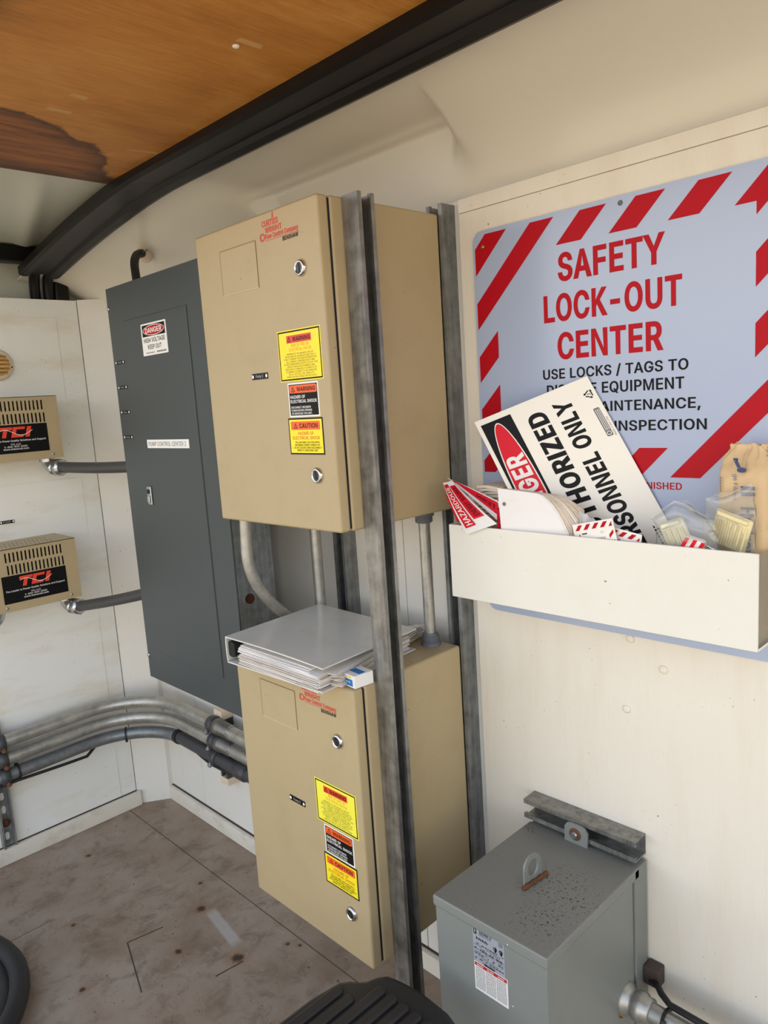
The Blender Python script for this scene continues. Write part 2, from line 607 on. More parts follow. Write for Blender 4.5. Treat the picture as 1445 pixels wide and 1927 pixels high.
# ---- text: outlines of a plain grotesque alphabet, fitted to a box
import json
GLYPHS = json.loads(r'''{"A":[480,[16,0,201,509,276,509,463,0,392,0,347,130,131,130,86,0],[151,188,327,188,239,440]],"B":[456,[60,0,60,509,241,509,289,504,329,491,359,469,381,442,394,410,398,374,395,344,387,320,356,286,315,267,315,262,339,257,363,245,385,227,402,203,414,173,418,136,413,100,400,67,377,39,344,18,301,4,247,0],[125,57,245,57,296,63,330,80,349,105,355,137,352,161,342,184,327,203,306,218,279,228,248,231,125,231],[125,285,238,285,288,296,308,309,323,326,333,348,336,372,330,403,313,429,283,446,240,452,125,452]],"C":[510,[267,-7,205,1,150,25,104,63,70,115,48,179,40,254,48,329,70,393,104,445,150,484,205,508,267,516,340,504,373,490,402,471,427,447,448,418,463,385,473,348,408,348,389,395,357,428,315,449,267,456,223,450,184,432,150,403,125,364,109,314,103,254,109,194,125,145,151,105,184,76,223,59,267,53,315,60,357,81,389,114,408,160,473,160,463,124,448,91,428,62,402,38,373,19,341,5,305,-4]],"D":[502,[219,0,96,0,96,57,215,57,272,63,318,81,354,110,379,149,394,198,399,255,394,312,379,361,354,399,320,428,275,446,221,452,93,452,93,509,225,509,294,501,353,478,399,441,433,391,455,329,462,255,455,181,433,119,398,68,351,31,291,8],[125,509,125,0,60,0,60,509]],"E":[419,[60,0,60,509,372,509,372,452,125,452,125,286,355,286,355,229,125,229,125,57,375,57,375,0]],"F":[410,[60,0,60,509,369,509,369,452,125,452,125,278,346,278,346,221,125,221,125,0]],"G":[520,[269,-7,205,1,149,25,104,64,69,116,47,179,40,254,47,329,69,393,103,445,149,484,203,508,265,516,304,513,340,504,374,489,403,469,429,445,449,416,465,384,474,349,408,349,387,393,356,427,315,448,265,456,222,450,183,432,150,404,125,364,109,314,103,254,109,194,125,145,151,105,184,76,224,59,269,53,309,57,345,71,374,93,396,123,410,160,415,202,434,199,283,199,283,256,478,256,478,200,471,141,451,91,419,50,377,19,326,0]],"H":[517,[60,0,60,509,125,509,125,289,392,289,392,509,457,509,457,0,392,0,392,232,125,232,125,0]],"I":[190,[62,0,62,509,128,509,128,0]],"J":[396,[185,-7,124,3,75,33,44,81,33,145,33,173,98,173,98,145,104,104,122,74,149,56,185,50,220,56,248,74,266,104,272,145,272,509,336,509,336,145,326,81,294,33,246,3]],"K":[467,[60,0,60,509,126,509,126,270,352,509,440,509,236,296,449,0,368,0,190,248,126,180,126,0]],"L":[393,[60,0,60,509,125,509,125,57,361,57,361,0]],"M":[628,[60,0,60,509,152,509,314,95,476,509,568,509,568,0,504,0,504,400,342,0,286,0,124,400,124,0]],"N":[523,[60,0,60,509,136,509,398,105,398,509,463,509,463,0,387,0,125,400,125,0]],"O":[533,[267,-7,205,1,150,25,105,63,70,115,48,179,40,254,48,329,70,393,105,445,150,484,205,508,267,516,329,508,384,484,429,445,464,393,486,329,493,254,486,179,464,115,429,63,384,25,329,1],[267,53,310,59,349,76,383,105,408,144,425,194,430,254,425,314,408,365,383,404,349,433,310,450,267,456,223,450,184,433,151,404,125,364,109,314,103,254,109,194,125,144,151,105,184,76,223,59]],"P":[445,[60,0,60,509,235,509,289,503,332,487,366,462,390,430,404,391,409,348,404,304,390,265,366,233,332,207,289,191,235,186,125,186,125,0],[125,242,233,242,269,246,297,256,318,272,333,294,342,319,344,348,342,376,333,402,318,423,297,439,268,449,232,452,125,452]],"Q":[533,[245,159,313,159,369,85,384,65,468,-48,401,-48,346,27,331,46],[267,-7,205,1,150,25,105,63,70,115,48,179,40,254,48,329,70,393,105,445,150,484,205,508,267,516,329,508,384,484,429,445,464,393,486,329,493,254,486,179,464,115,429,63,384,25,329,1],[267,53,310,59,349,76,383,105,408,144,425,194,430,254,425,314,408,365,383,404,349,433,310,450,267,456,223,450,184,433,151,404,125,364,109,314,103,254,109,194,125,144,151,105,184,76,223,59]],"R":[449,[60,0,60,509,236,509,290,504,333,489,367,465,390,433,405,395,409,352,405,309,390,271,367,240,333,217,310,208,428,0,353,0,243,198,125,198,125,0],[125,255,234,255,269,258,298,267,319,281,334,300,342,324,345,352,342,380,334,405,319,425,298,440,269,449,233,452,125,452]],"S":[447,[224,-9,172,-4,128,9,91,31,64,60,46,96,38,137,104,137,110,110,123,88,142,71,166,59,224,49,257,52,286,60,311,74,329,92,341,114,346,139,342,161,332,179,296,205,245,222,184,239,128,260,86,289,60,326,52,372,58,413,75,448,102,476,138,498,180,511,227,516,275,511,316,498,351,476,377,449,394,415,401,378,337,378,326,412,302,437,267,453,225,459,194,456,167,448,145,435,129,418,118,398,115,376,119,352,131,334,169,308,212,293,264,279,312,264,359,238,395,198,405,171,408,139,403,99,386,64,360,34,323,11,278,-4]],"T":[449,[32,452,32,509,417,509,417,452,257,452,257,0,193,0,193,452]],"U":[517,[259,-8,203,-2,154,15,114,43,85,80,66,124,60,173,60,509,124,509,124,178,128,144,141,113,160,87,187,68,220,56,259,52,298,56,331,68,357,87,377,113,389,144,393,178,393,509,457,509,457,173,451,124,433,80,403,43,363,15,315,-2]],"V":[480,[204,0,16,509,87,509,240,80,392,509,463,509,278,0]],"W":[686,[155,0,16,509,84,509,194,95,306,509,380,509,492,95,602,509,670,509,530,0,455,0,343,410,230,0]],"X":[474,[18,0,196,262,29,509,104,509,237,310,372,509,446,509,278,262,456,0,382,0,237,214,91,0]],"Y":[472,[203,0,203,208,16,509,91,509,236,268,381,509,455,509,268,208,268,0]],"Z":[438,[42,0,42,52,312,452,40,452,40,509,397,509,397,457,127,57,399,57,399,0]],"a":[389,[160,-9,126,-5,94,5,68,22,48,45,35,73,30,108,34,138,43,161,58,179,78,193,125,211,178,220,234,227,265,235,273,243,276,255,276,257,267,297,240,322,196,331,149,322,118,301,100,274,41,291,57,322,79,346,104,364,133,375,194,384,239,379,286,360,306,343,322,320,333,290,337,251,337,0,277,0,277,52,272,52,252,25,215,1],[170,45,202,49,228,59,248,74,263,93,272,115,276,138,276,190,259,182,231,176,200,171,175,168,134,159,103,139,95,124,92,105,102,72,130,52]],"b":[424,[229,-8,198,-5,172,4,138,31,118,59,112,59,112,0,53,0,53,509,114,509,114,319,118,319,137,346,171,373,197,381,229,384,274,378,313,361,345,332,370,293,385,245,390,189,385,133,370,84,346,45,313,16,274,-2],[220,47,253,51,279,66,301,88,316,117,325,151,328,189,325,227,316,261,301,290,280,311,253,325,220,330,188,325,161,312,140,291,125,263,116,229,113,189,116,150,125,115,140,86,162,65,188,51]],"c":[396,[207,-8,159,-2,117,16,82,46,56,85,40,133,34,187,40,243,56,291,82,330,117,360,159,378,207,384,260,377,305,356,340,322,362,277,303,262,290,289,270,311,242,325,207,330,173,325,145,310,124,287,108,258,99,224,96,187,99,151,108,117,124,89,145,66,173,51,207,46,243,52,271,66,292,89,304,117,363,102,341,56,306,21,261,-1]],"d":[424,[195,-8,151,-2,111,16,79,45,55,84,39,133,34,189,39,245,55,293,79,332,112,361,151,378,196,384,228,381,253,373,287,346,306,319,311,319,311,509,372,509,372,0,313,0,313,59,307,59,287,31,252,4,227,-5],[205,47,236,51,263,65,284,86,299,115,309,150,312,189,309,229,300,263,284,291,263,312,237,325,205,330,172,325,145,311,124,290,108,261,99,227,96,189,99,151,109,117,124,88,145,66,172,51]],"e":[404,[212,-8,161,-2,117,16,82,46,56,85,40,132,34,187,39,242,55,290,81,329,115,359,157,378,205,384,266,374,294,361,319,341,341,315,357,282,368,242,371,194,371,169,98,169,100,139,110,106,128,80,151,61,179,50,212,46,254,53,285,73,306,105,365,91,353,63,335,39,311,19,283,4,249,-5],[98,221,310,221,307,237,298,269,283,294,263,314,237,326,205,330,173,326,146,313,125,294,109,270,99,241]],"f":[254,[228,379,228,327,6,327,6,379],[81,0,81,432,84,461,96,486,113,505,135,519,187,530,222,527,243,521,227,468,215,472,195,474,171,470,154,460,145,443,142,419,142,0]],"g":[425,[207,-151,168,-148,134,-140,82,-110,51,-69,101,-41,122,-66,154,-88,207,-97,249,-92,282,-75,304,-47,311,-6,311,68,306,68,287,41,252,16,227,8,195,5,152,10,113,27,80,53,55,90,39,136,34,191,39,246,55,293,80,332,112,361,152,378,196,384,228,382,253,373,288,346,308,319,313,319,313,379,372,379,372,-9,367,-54,350,-90,324,-117,291,-136,251,-147],[205,59,237,63,264,75,285,95,300,121,309,154,312,193,309,231,300,264,285,291,264,312,237,325,205,330,172,325,145,312,124,290,109,262,99,229,96,193,99,155,109,123,124,96,145,76,172,63]],"h":[410,[114,227,114,0,53,0,53,509,114,509,114,287,102,287,124,332,152,362,187,379,227,384,264,380,295,369,321,349,341,321,353,285,357,240,357,0,296,0,296,235,290,275,273,304,246,323,210,329,184,326,161,317,141,303,126,283,117,257]],"i":[167,[53,0,53,379,114,379,114,0],[84,443,67,446,54,455,44,468,41,483,44,499,54,512,67,521,84,524,100,521,114,512,123,499,126,483,123,468,114,455,100,446]],"j":[167,[53,379,114,379,114,-30,111,-63,102,-90,86,-113,65,-129,37,-139,4,-143,-10,-143,-10,-87,2,-87,25,-83,40,-72,50,-54,53,-29],[83,443,67,446,53,455,44,468,41,483,44,499,53,512,67,521,83,524,100,521,114,512,123,499,126,483,123,468,114,455,100,446]],"k":[381,[53,0,53,509,114,509,114,200,284,379,360,379,205,218,372,0,294,0,160,172,114,124,114,0]],"l":[189,[139,-2,101,3,74,20,58,47,53,84,53,509,114,509,114,99,120,62,130,54,146,52,160,53,170,54,181,3,162,-1]],"m":[610,[53,0,53,379,112,379,112,295,108,295,118,323,132,346,172,376,219,386,257,380,287,361,309,331,321,295,312,295,322,321,337,343,381,375,437,386,468,383,497,372,522,354,541,328,553,296,557,255,557,0,496,0,496,254,490,289,473,313,447,326,419,330,395,328,374,320,345,290,335,247,335,0,274,0,274,260,269,288,253,311,229,326,199,330,158,320,140,307,126,289,117,266,114,238,114,0]],"n":[410,[114,227,114,0,53,0,53,379,112,379,112,287,102,287,124,332,152,362,187,379,227,384,264,380,295,369,321,349,341,321,353,285,357,240,357,0,296,0,296,235,290,275,273,304,246,323,210,329,184,326,161,317,141,303,126,283,117,257]],"o":[415,[207,-8,159,-2,117,16,82,46,56,85,40,133,34,187,40,243,56,291,82,330,117,360,159,378,207,384,256,378,299,360,333,330,359,291,376,243,381,187,376,133,359,85,333,46,299,16,256,-2],[207,46,242,51,270,66,292,89,307,117,316,151,319,187,316,224,307,258,292,287,270,310,242,325,207,330,173,325,145,310,124,287,108,258,99,224,96,187,99,151,108,117,124,89,145,66,173,51]],"p":[424,[53,-143,53,379,112,379,112,319,118,319,137,346,171,373,197,381,229,384,274,378,313,361,345,332,370,293,385,245,390,189,385,133,370,84,346,45,313,16,274,-2,229,-8,198,-5,173,4,138,31,118,59,114,59,114,-143],[220,47,253,51,279,66,301,88,316,117,325,151,328,189,325,227,316,261,301,290,280,311,253,325,220,330,188,325,161,312,140,291,125,263,116,229,113,189,116,150,125,115,140,86,162,65,188,51]],"q":[424,[372,-143,311,-143,311,59,306,59,287,31,252,4,227,-5,195,-8,151,-2,111,16,79,45,55,84,39,133,34,189,39,245,55,293,79,332,112,361,151,378,196,384,228,381,253,373,287,346,307,319,313,319,313,379,372,379],[205,47,236,51,263,65,284,86,299,115,309,150,312,189,309,229,300,263,284,291,263,312,237,325,205,330,172,325,145,311,124,290,108,261,99,227,96,189,99,151,109,117,124,88,145,66,172,51]],"r":[259,[53,0,53,379,112,379,112,321,115,321,130,347,152,367,181,380,213,385,229,384,243,384,243,322,230,324,207,326,182,323,159,315,140,301,126,284,117,262,114,237,114,0]],"s":[365,[182,-8,145,-5,112,3,84,18,62,38,45,63,36,94,94,107,105,79,124,60,150,49,181,45,217,50,244,62,262,81,268,103,265,121,254,136,237,147,212,155,149,170,104,186,72,208,53,237,47,274,51,305,65,332,87,354,115,370,149,381,187,384,223,381,254,372,279,358,299,339,324,290,268,277,258,298,243,316,219,328,187,333,156,329,131,317,114,299,109,277,112,258,124,243,172,223,229,209,275,194,306,171,325,142,331,107,326,75,312,47,290,24,260,6,223,-5]],"t":[227,[204,379,204,327,6,327,6,379],[65,471,126,471,126,98,128,76,136,61,150,53,170,50,185,51,202,54,213,2,192,-3,168,-4,125,2,92,21,72,52,65,93]],"u":[410,[182,-5,146,-1,115,11,89,31,69,59,57,95,53,139,53,379,114,379,114,144,119,105,137,75,164,56,200,50,226,53,249,62,268,77,283,97,293,122,296,153,296,379,357,379,357,0,298,0,298,92,307,92,286,47,257,17,222,0]],"v":[389,[163,0,17,379,84,379,194,70,305,379,371,379,226,0]],"w":[567,[138,0,23,379,87,379,170,80,252,379,316,379,398,80,480,379,545,379,429,0,368,0,284,300,199,0]],"x":[379,[21,0,153,194,29,379,100,379,190,242,282,379,352,379,228,194,358,0,287,0,190,146,91,0]],"y":[389,[61,-139,61,-86,100,-86,135,-65,163,0,17,379,84,379,194,75,305,379,371,379,215,-40,190,-100,150,-135,110,-143]],"z":[380,[42,0,42,46,254,323,48,323,48,379,333,379,333,331,126,56,339,56,339,0]],"0":[453,[227,-7,174,1,130,24,95,62,69,113,53,178,48,254,53,330,69,395,95,447,130,484,174,508,227,516,279,508,323,484,358,447,384,395,400,330,405,254,400,178,384,113,359,62,323,24,279,1],[227,50,261,56,290,74,313,103,330,144,340,194,344,254,340,314,330,365,313,405,290,435,261,453,227,460,192,453,163,435,140,405,123,365,113,314,109,254,113,194,123,144,140,103,163,74,192,56]],"1":[453,[76,0,76,55,391,55,391,0],[276,509,276,0,212,0,212,448,209,448,86,358,86,427,198,509]],"2":[453,[64,0,64,47,234,229,282,282,311,327,320,371,317,397,308,419,293,436,273,449,224,460,196,457,172,447,153,433,139,413,130,390,127,362,66,362,71,405,86,442,111,473,143,496,182,511,225,516,268,511,306,497,337,474,361,445,376,411,381,372,371,318,336,259,267,180,153,60,153,57,389,57,389,0]],"3":[453,[218,-7,173,-3,133,10,98,30,70,57,52,91,44,132,109,132,115,107,126,87,144,71,165,59,219,50,275,61,297,74,315,93,325,116,329,145,326,172,316,196,299,217,275,234,242,244,201,248,157,248,157,299,288,448,288,452,70,452,70,509,372,509,372,461,211,278,211,289,264,288,308,276,344,253,371,222,387,186,393,145,387,103,370,66,344,36,309,12,266,-2]],"4":[453,[282,0,282,105,40,105,40,158,247,509,343,509,343,163,413,163,413,105,343,105,343,0],[109,163,282,163,282,440]],"5":[453,[221,-7,178,-2,140,11,108,32,83,60,66,93,60,130,122,130,127,108,138,89,173,60,221,50,250,53,276,64,298,82,314,104,324,131,328,162,324,193,314,221,297,244,275,262,248,273,218,277,167,268,128,246,67,253,96,509,366,509,366,452,151,452,134,301,136,301,178,325,229,334,263,330,294,321,321,306,345,285,364,260,379,231,388,199,391,163,385,117,369,76,343,41,309,15,268,-1]],"6":[453,[226,-7,182,-1,142,15,109,40,84,74,69,115,64,162,68,199,80,239,137,340,252,509,322,509,151,261,145,261,165,288,196,307,235,314,278,309,316,295,346,271,370,240,384,201,389,157,384,112,368,73,343,39,310,14,271,-2],[226,48,254,52,279,63,299,79,314,101,324,128,327,157,324,187,314,213,299,235,279,251,254,262,226,265,198,262,174,252,153,235,138,214,128,188,125,158,128,128,138,102,153,79,174,63,198,52]],"7":[453,[97,0,323,448,323,452,62,452,62,509,391,509,391,449,165,0]],"8":[453,[226,-7,178,-2,136,11,101,33,74,62,57,96,52,135,55,166,65,195,81,220,101,241,125,256,153,265,153,267,119,282,93,308,76,342,70,380,75,417,90,450,114,477,146,498,184,511,226,516,269,511,306,498,337,477,361,450,377,417,382,380,376,342,359,308,333,282,300,267,300,265,327,256,351,241,372,220,387,195,397,166,401,135,395,96,378,62,352,33,317,11,275,-2],[226,49,258,52,285,60,307,74,323,91,333,113,337,139,333,165,322,189,305,208,283,223,256,232,226,235,196,232,169,223,147,208,130,189,119,165,115,139,119,113,129,91,145,74,167,60,195,52],[226,290,274,300,293,313,307,330,316,351,319,376,316,399,308,420,294,437,275,449,226,460,177,449,159,437,145,420,136,399,133,376,136,351,145,330,159,313,178,300]],"9":[453,[226,516,271,510,310,494,343,468,368,434,384,393,389,347,385,309,373,270,315,168,200,0,130,0,301,248,307,248,287,221,257,202,218,195,175,199,137,214,106,237,83,269,68,307,64,352,69,397,85,436,110,469,143,494,182,510],[226,460,199,457,174,446,154,429,138,407,129,381,125,352,129,322,138,295,154,274,174,257,199,247,226,243,254,247,279,257,299,273,314,295,324,321,327,350,324,381,314,407,299,429,279,446,254,457]],"-":[453,[337,244,337,188,114,188,114,244]],"/":[249,[235,533,71,-76,14,-76,178,533]],".":[188,[95,-4,78,-1,63,9,53,24,50,41,53,59,63,73,78,83,95,87,113,83,128,73,138,59,141,41,138,24,128,9,113,-1]],",":[188,[38,-119,68,71,137,71,84,-119]]}''')
_TXT = {}


def embolden(lp, w):
    """push a contour outward (holes inward), more across than up"""
    p = [(lp[i], lp[i + 1]) for i in range(0, len(lp), 2)]
    q = []
    for a in p:
        if not q or math.hypot(a[0] - q[-1][0], a[1] - q[-1][1]) > 2.5:
            q.append(a)
    if math.hypot(q[0][0] - q[-1][0], q[0][1] - q[-1][1]) <= 2.5:
        q.pop()
    if w <= 0:
        return q
    out = []
    n = len(q)
    for i in range(n):
        a, b_, c = q[i - 1], q[i], q[(i + 1) % n]
        d1 = Vector((b_[0] - a[0], b_[1] - a[1])).normalized()
        d2 = Vector((c[0] - b_[0], c[1] - b_[1])).normalized()
        n1, n2 = Vector((-d1.y, d1.x)), Vector((-d2.y, d2.x))
        k = 1 + n1.dot(n2)
        m = (n1 + n2) / max(k, 0.45)
        out.append((b_[0] + SGN * m.x * w, b_[1] + SGN * m.y * w * 0.6))
    return out


SGN = 1.0


def glyphs(body, bold):
    key = (body, bold)
    if key not in _TXT:
        vs, fs = [], []
        x0 = 0

        def area(lp):
            return sum(lp[i - 2] * lp[i + 1] - lp[i] * lp[i - 1] for i in range(0, len(lp), 2))
        for ch in body:
            g = GLYPHS.get(ch, [188])
            outer = sorted((lp for lp in g[1:] if area(lp) < 0), key=area)
            holes = [lp for lp in g[1:] if area(lp) >= 0]
            for li, lp in enumerate(outer):
                cu = bpy.data.curves.new('t', 'CURVE')
                cu.dimensions = '2D'
                cu.fill_mode = 'BOTH'
                for loop in [lp] + (holes if li == 0 else []):
                    q = embolden(loop, bold * 700)
                    sp = cu.splines.new('POLY')
                    sp.points.add(len(q) - 1)
                    for k, (px, py) in enumerate(q):
                        sp.points[k].co = ((x0 + px) / 700.0, py / 700.0, 0, 1)
                    sp.use_cyclic_u = True
                ob = bpy.data.objects.new('t', cu)
                me = ob.to_mesh()
                o = len(vs)
                vs += [(v.co.x, v.co.y, li) for v in me.vertices]
                fs += [[k + o for k in p.vertices] for p in me.polygons]
                ob.to_mesh_clear()
                bpy.data.objects.remove(ob)
                bpy.data.curves.remove(cu)
            x0 += g[0] + bold * 900
        _TXT[key] = (vs, fs)
    return _TXT[key]


class Label:
    """printed matter: layers of flat shapes on a plane (origin o, axes u and v)"""

    def __init__(s, o, u=(1, 0, 0), v=(0, 0, 1)):
        s.o, s.u, s.w = Vector(o), Vector(u), Vector(v)
        s.n = s.u.cross(s.w).normalized()
        s.mb = MB()

    def P(s, a, b, h=0.0):
        return s.o + s.u * a + s.w * b + s.n * h

    def plate(s, a0, b0, a1, b1, m, t=0.0008, r=0.0, h0=0.0):
        pts = rounded(a0, b0, a1, b1, r) if r else [(a0, b0), (a1, b0), (a1, b1), (a0, b1)]
        n = len(pts)
        s.mb.add([s.P(*p, h0 + t) for p in pts] + [s.P(*p, h0) for p in pts], [list(range(n)), list(range(2 * n - 1, n - 1, -1))] + [[i + n, (i + 1) % n + n, (i + 1) % n, i] for i in range(n)], m)
        return s

    def poly(s, pts, m, h):
        s.mb.add([s.P(a, b, h) for a, b in pts], [list(range(len(pts)))], m)
        return s

    def rect(s, a0, b0, a1, b1, m, h, r=0.0):
        return s.poly(rounded(a0, b0, a1, b1, r) if r else [(a0, b0), (a1, b0), (a1, b1), (a0, b1)], m, h)

    def frame(s, a0, b0, a1, b1, w, m, h):
        for q in ((a0, b0, a1, b0 + w), (a0, b1 - w, a1, b1), (a0, b0 + w, a0 + w, b1 - w), (a1 - w, b0 + w, a1, b1 - w)):
            s.rect(*q, m, h)
        return s

    def oval(s, ca, cb, ra, rb, m, h, n=40):
        return s.poly([(ca + ra * math.cos(2 * math.pi * i / n), cb + rb * math.sin(2 * math.pi * i / n)) for i in range(n)], m, h)

    def ring(s, ca, cb, r0, r1, m, h, n=24):
        vs = [s.P(ca + r * math.cos(2 * math.pi * i / n), cb + r * math.sin(2 * math.pi * i / n), h) for r in (r0, r1) for i in range(n)]
        s.mb.add(vs, [[i, (i + 1) % n, (i + 1) % n + n, i + n] for i in range(n)], m)
        return s

    def text(s, body, a0, b0, a1, b1, m, h, bold=0.02, rot=0):
        """stretch the text to fill the box (baseline..cap height = b0..b1)"""
        vs, fs = glyphs(body, bold)
        if not vs:
            return s
        xs = [p[0] for p in vs]
        ref, _ = glyphs('H', bold)
        y0, y1 = min(p[1] for p in ref), max(p[1] for p in ref)
        x0, x1 = min(xs), max(xs)
        out = []
        hb = h
        for x, y, li in vs:
            h = hb + 0.00003 * li
            fx, fy = (x - x0) / (x1 - x0), (y - y0) / (y1 - y0)
            if rot == 0:
                out.append(s.P(a0 + (a1 - a0) * fx, b0 + (b1 - b0) * fy, h))
            elif rot == -90:      # reads downwards
                out.append(s.P(a0 + (a1 - a0) * fy, b1 - (b1 - b0) * fx, h))
            elif rot == 180:
                out.append(s.P(a1 - (a1 - a0) * fx, b1 - (b1 - b0) * fy, h))
        s.mb.add(out, fs, m)
        return s

    def lines(s, rows, a0, a1, b1, step, m, h, bold=0.01, fill=0.72, align='c', kx=0.62):
        """several lines of small print, natural widths scaled to the widest"""
        ws = []
        for r in rows:
            vs, _ = glyphs(r, bold)
            ws.append(max(p[0] for p in vs) - min(p[0] for p in vs))
        k = (a1 - a0) / max(ws)
        for i, (r, w) in enumerate(zip(rows, ws)):
            ww = w * k
            x = a0 if align == 'l' else (a0 + a1 - ww) / 2
            s.text(r, x, b1 - step * i - step * fill, x + ww, b1 - step * i, m, h, bold)
        return s

    def warn(s, a, b, sz, m, m2, h):
        s.poly([(a - sz * 0.58, b - sz * 0.45), (a + sz * 0.58, b - sz * 0.45), (a, b + sz * 0.55)], m, h)
        s.poly([(a - sz * 0.38, b - sz * 0.34), (a + sz * 0.38, b - sz * 0.34), (a, b + sz * 0.32)], m2, h + 0.0001)
        s.rect(a - sz * 0.05, b - sz * 0.14, a + sz * 0.05, b + sz * 0.14, m, h + 0.0002)
        s.rect(a - sz * 0.05, b - sz * 0.28, a + sz * 0.05, b - sz * 0.19, m, h + 0.0002)
        return s

    def build(s, name, parent=None):
        return s.mb.build(name, parent)


def rounded(a0, b0, a1, b1, r, n=5):
    out = []
    for cx, cy, st in ((a1 - r, b1 - r, 0), (a0 + r, b1 - r, 90), (a0 + r, b0 + r, 180), (a1 - r, b0 + r, 270)):
        for i in range(n + 1):
            t = math.radians(st + 90 * i / n)
            out.append((cx + r * math.cos(t), cy + r * math.sin(t)))
    return out


def arc(c, r, a0, a1, n, plane):
    """points on an arc; plane 'xy','yz','xz'"""
    out = []
    for i in range(n + 1):
        a = math.radians(a0 + (a1 - a0) * i / n)
        p, q = r * math.cos(a), r * math.sin(a)
        out.append({'xy': (c[0] + p, c[1] + q, c[2]), 'yz': (c[0], c[1] + p, c[2] + q), 'xz': (c[0] + p, c[1], c[2] + q)}[plane])
    return out


# ================================================================== SETTING
XE = -1.60          # face of the end wall
b = MB()
b.box(-1.75, 1.9, -1.5, 0.06, -0.05, 0.0, M_FLOOR)
struct(b.build('floor'))
# seams of the floor sheets: narrow dark grooves
b = MB()
b.box(-1.60, 0.9, -0.1660, -0.1640, -0.01, 0.0005, M_SEAM)
b.box(-1.175, -1.1735, -0.98, -0.62, -0.01, 0.0005, M_SEAM)
struct(b.build('trim_1'))
# hatch outline worn into the floor
b = MB()
for (x0, y0, x1, y1) in ((-0.905, -0.50, -0.70, -0.56), (-0.905, -0.50, -0.885, -0.40), (-0.60, -0.40, -0.59, -0.32)):
    d = Vector((x1 - x0, y1 - y0, 0)).normalized()
    nn = Vector((-d.y, d.x, 0)) * 0.0016
    p, q = Vector((x0, y0, 0)), Vector((x1, y1, 0))
    zz = Vector((0, 0, 0.0007))
    b.add([p + nn + zz, q + nn + zz, q - nn + zz, p - nn + zz, p + nn, q + nn, q - nn, p - nn], [[3, 2, 1, 0], [0, 1, 5, 4], [1, 2, 6, 5], [2, 3, 7, 6], [3, 0, 4, 7]], M_SEAM)
struct(b.build('trim_2'))

# side wall: vertical painted boards with grooves
b = MB()
for x0, x1 in ((-1.545, -1.30), (-1.30, -0.92), (-0.92, -0.55), (-0.55, -0.30), (-0.30, -0.20), (-0.20, -0.115), (-0.115, 0.03)):
    b.box(x0 + 0.0012, x1 - 0.0012, 0.0, 0.03, 0.0, 1.87, M_WHITE, 0.0015, 1)
b.box(-1.75, 0.03, 0.004, 0.04, 0.0, 1.87, M_TRIMW)
struct(b.build('wall_right'))
# chamfered corner board
b = MB()
b.prism([(XE - 0.002, -0.1195), (-1.535, -0.018), (-1.54, 0.02), (-1.64, 0.02), (XE - 0.03, -0.1195)], 'z', 0.0, 1.885, M_WHITE)
struct(b.build('wall_corner'))
# end wall: full board plus two thin overlay sheets
b = MB()
b.box(XE - 0.03, XE, -1.5, -0.1235, 0.0, 1.882, M_CHALK)
b.box(XE, XE + 0.002, -1.5, -0.182, 0.059, 1.274, M_CHALK, 0.0008, 1)
b.box(XE, XE + 0.002, -1.5, -0.20, 1.277, 1.822, M_CHALK, 0.0008, 1)
struct(b.build('wall_end'))
b = MB()
b.box(XE - 0.09, XE - 0.07, -1.5, 0.05, 1.5, 2.10, M_FIBREG)
struct(b.build('wall_end_upper'))
# plywood sheet behind the lock-out board, with its top strip
b = MB()
b.box(0.03, 1.9, -0.015, 0.02, 0.0, 1.838, M_PLY, 0.001, 1)
b.box(0.03, 1.9, -0.0165, 0.02, 1.8385, 1.866, M_PLY, 0.0015, 1)
struct(b.build('wall_right_panel'))
# baseboards
b = MB()
b.box(-1.535, 1.9, -0.02, 0.0, 0.0, 0.052, M_TRIMW, 0.002, 1)
struct(b.build('baseboard_right'))
b = MB()
b.box(-1.535, 1.9, -0.006, 0.0, 0.052, 0.0545, M_SEAM)
b.box(XE, XE + 0.006, -1.5, -0.124, 0.056, 0.0585, M_SEAM)
struct(b.build('trim_3'))
b = MB()
b.box(XE, XE + 0.02, -1.5, -0.112, 0.0, 0.056, M_TRIMW, 0.002, 1)
struct(b.build('baseboard_end'))


# moulded white cap between wall and roof beam
def drop(x):
    return 0.13 * max(0.0, -0.70 - x) ** 1.5


def sst(a, b_, t):
    t = max(0.0, min(1.0, (t - a) / (b_ - a)))
    return t * t * (3 - 2 * t)


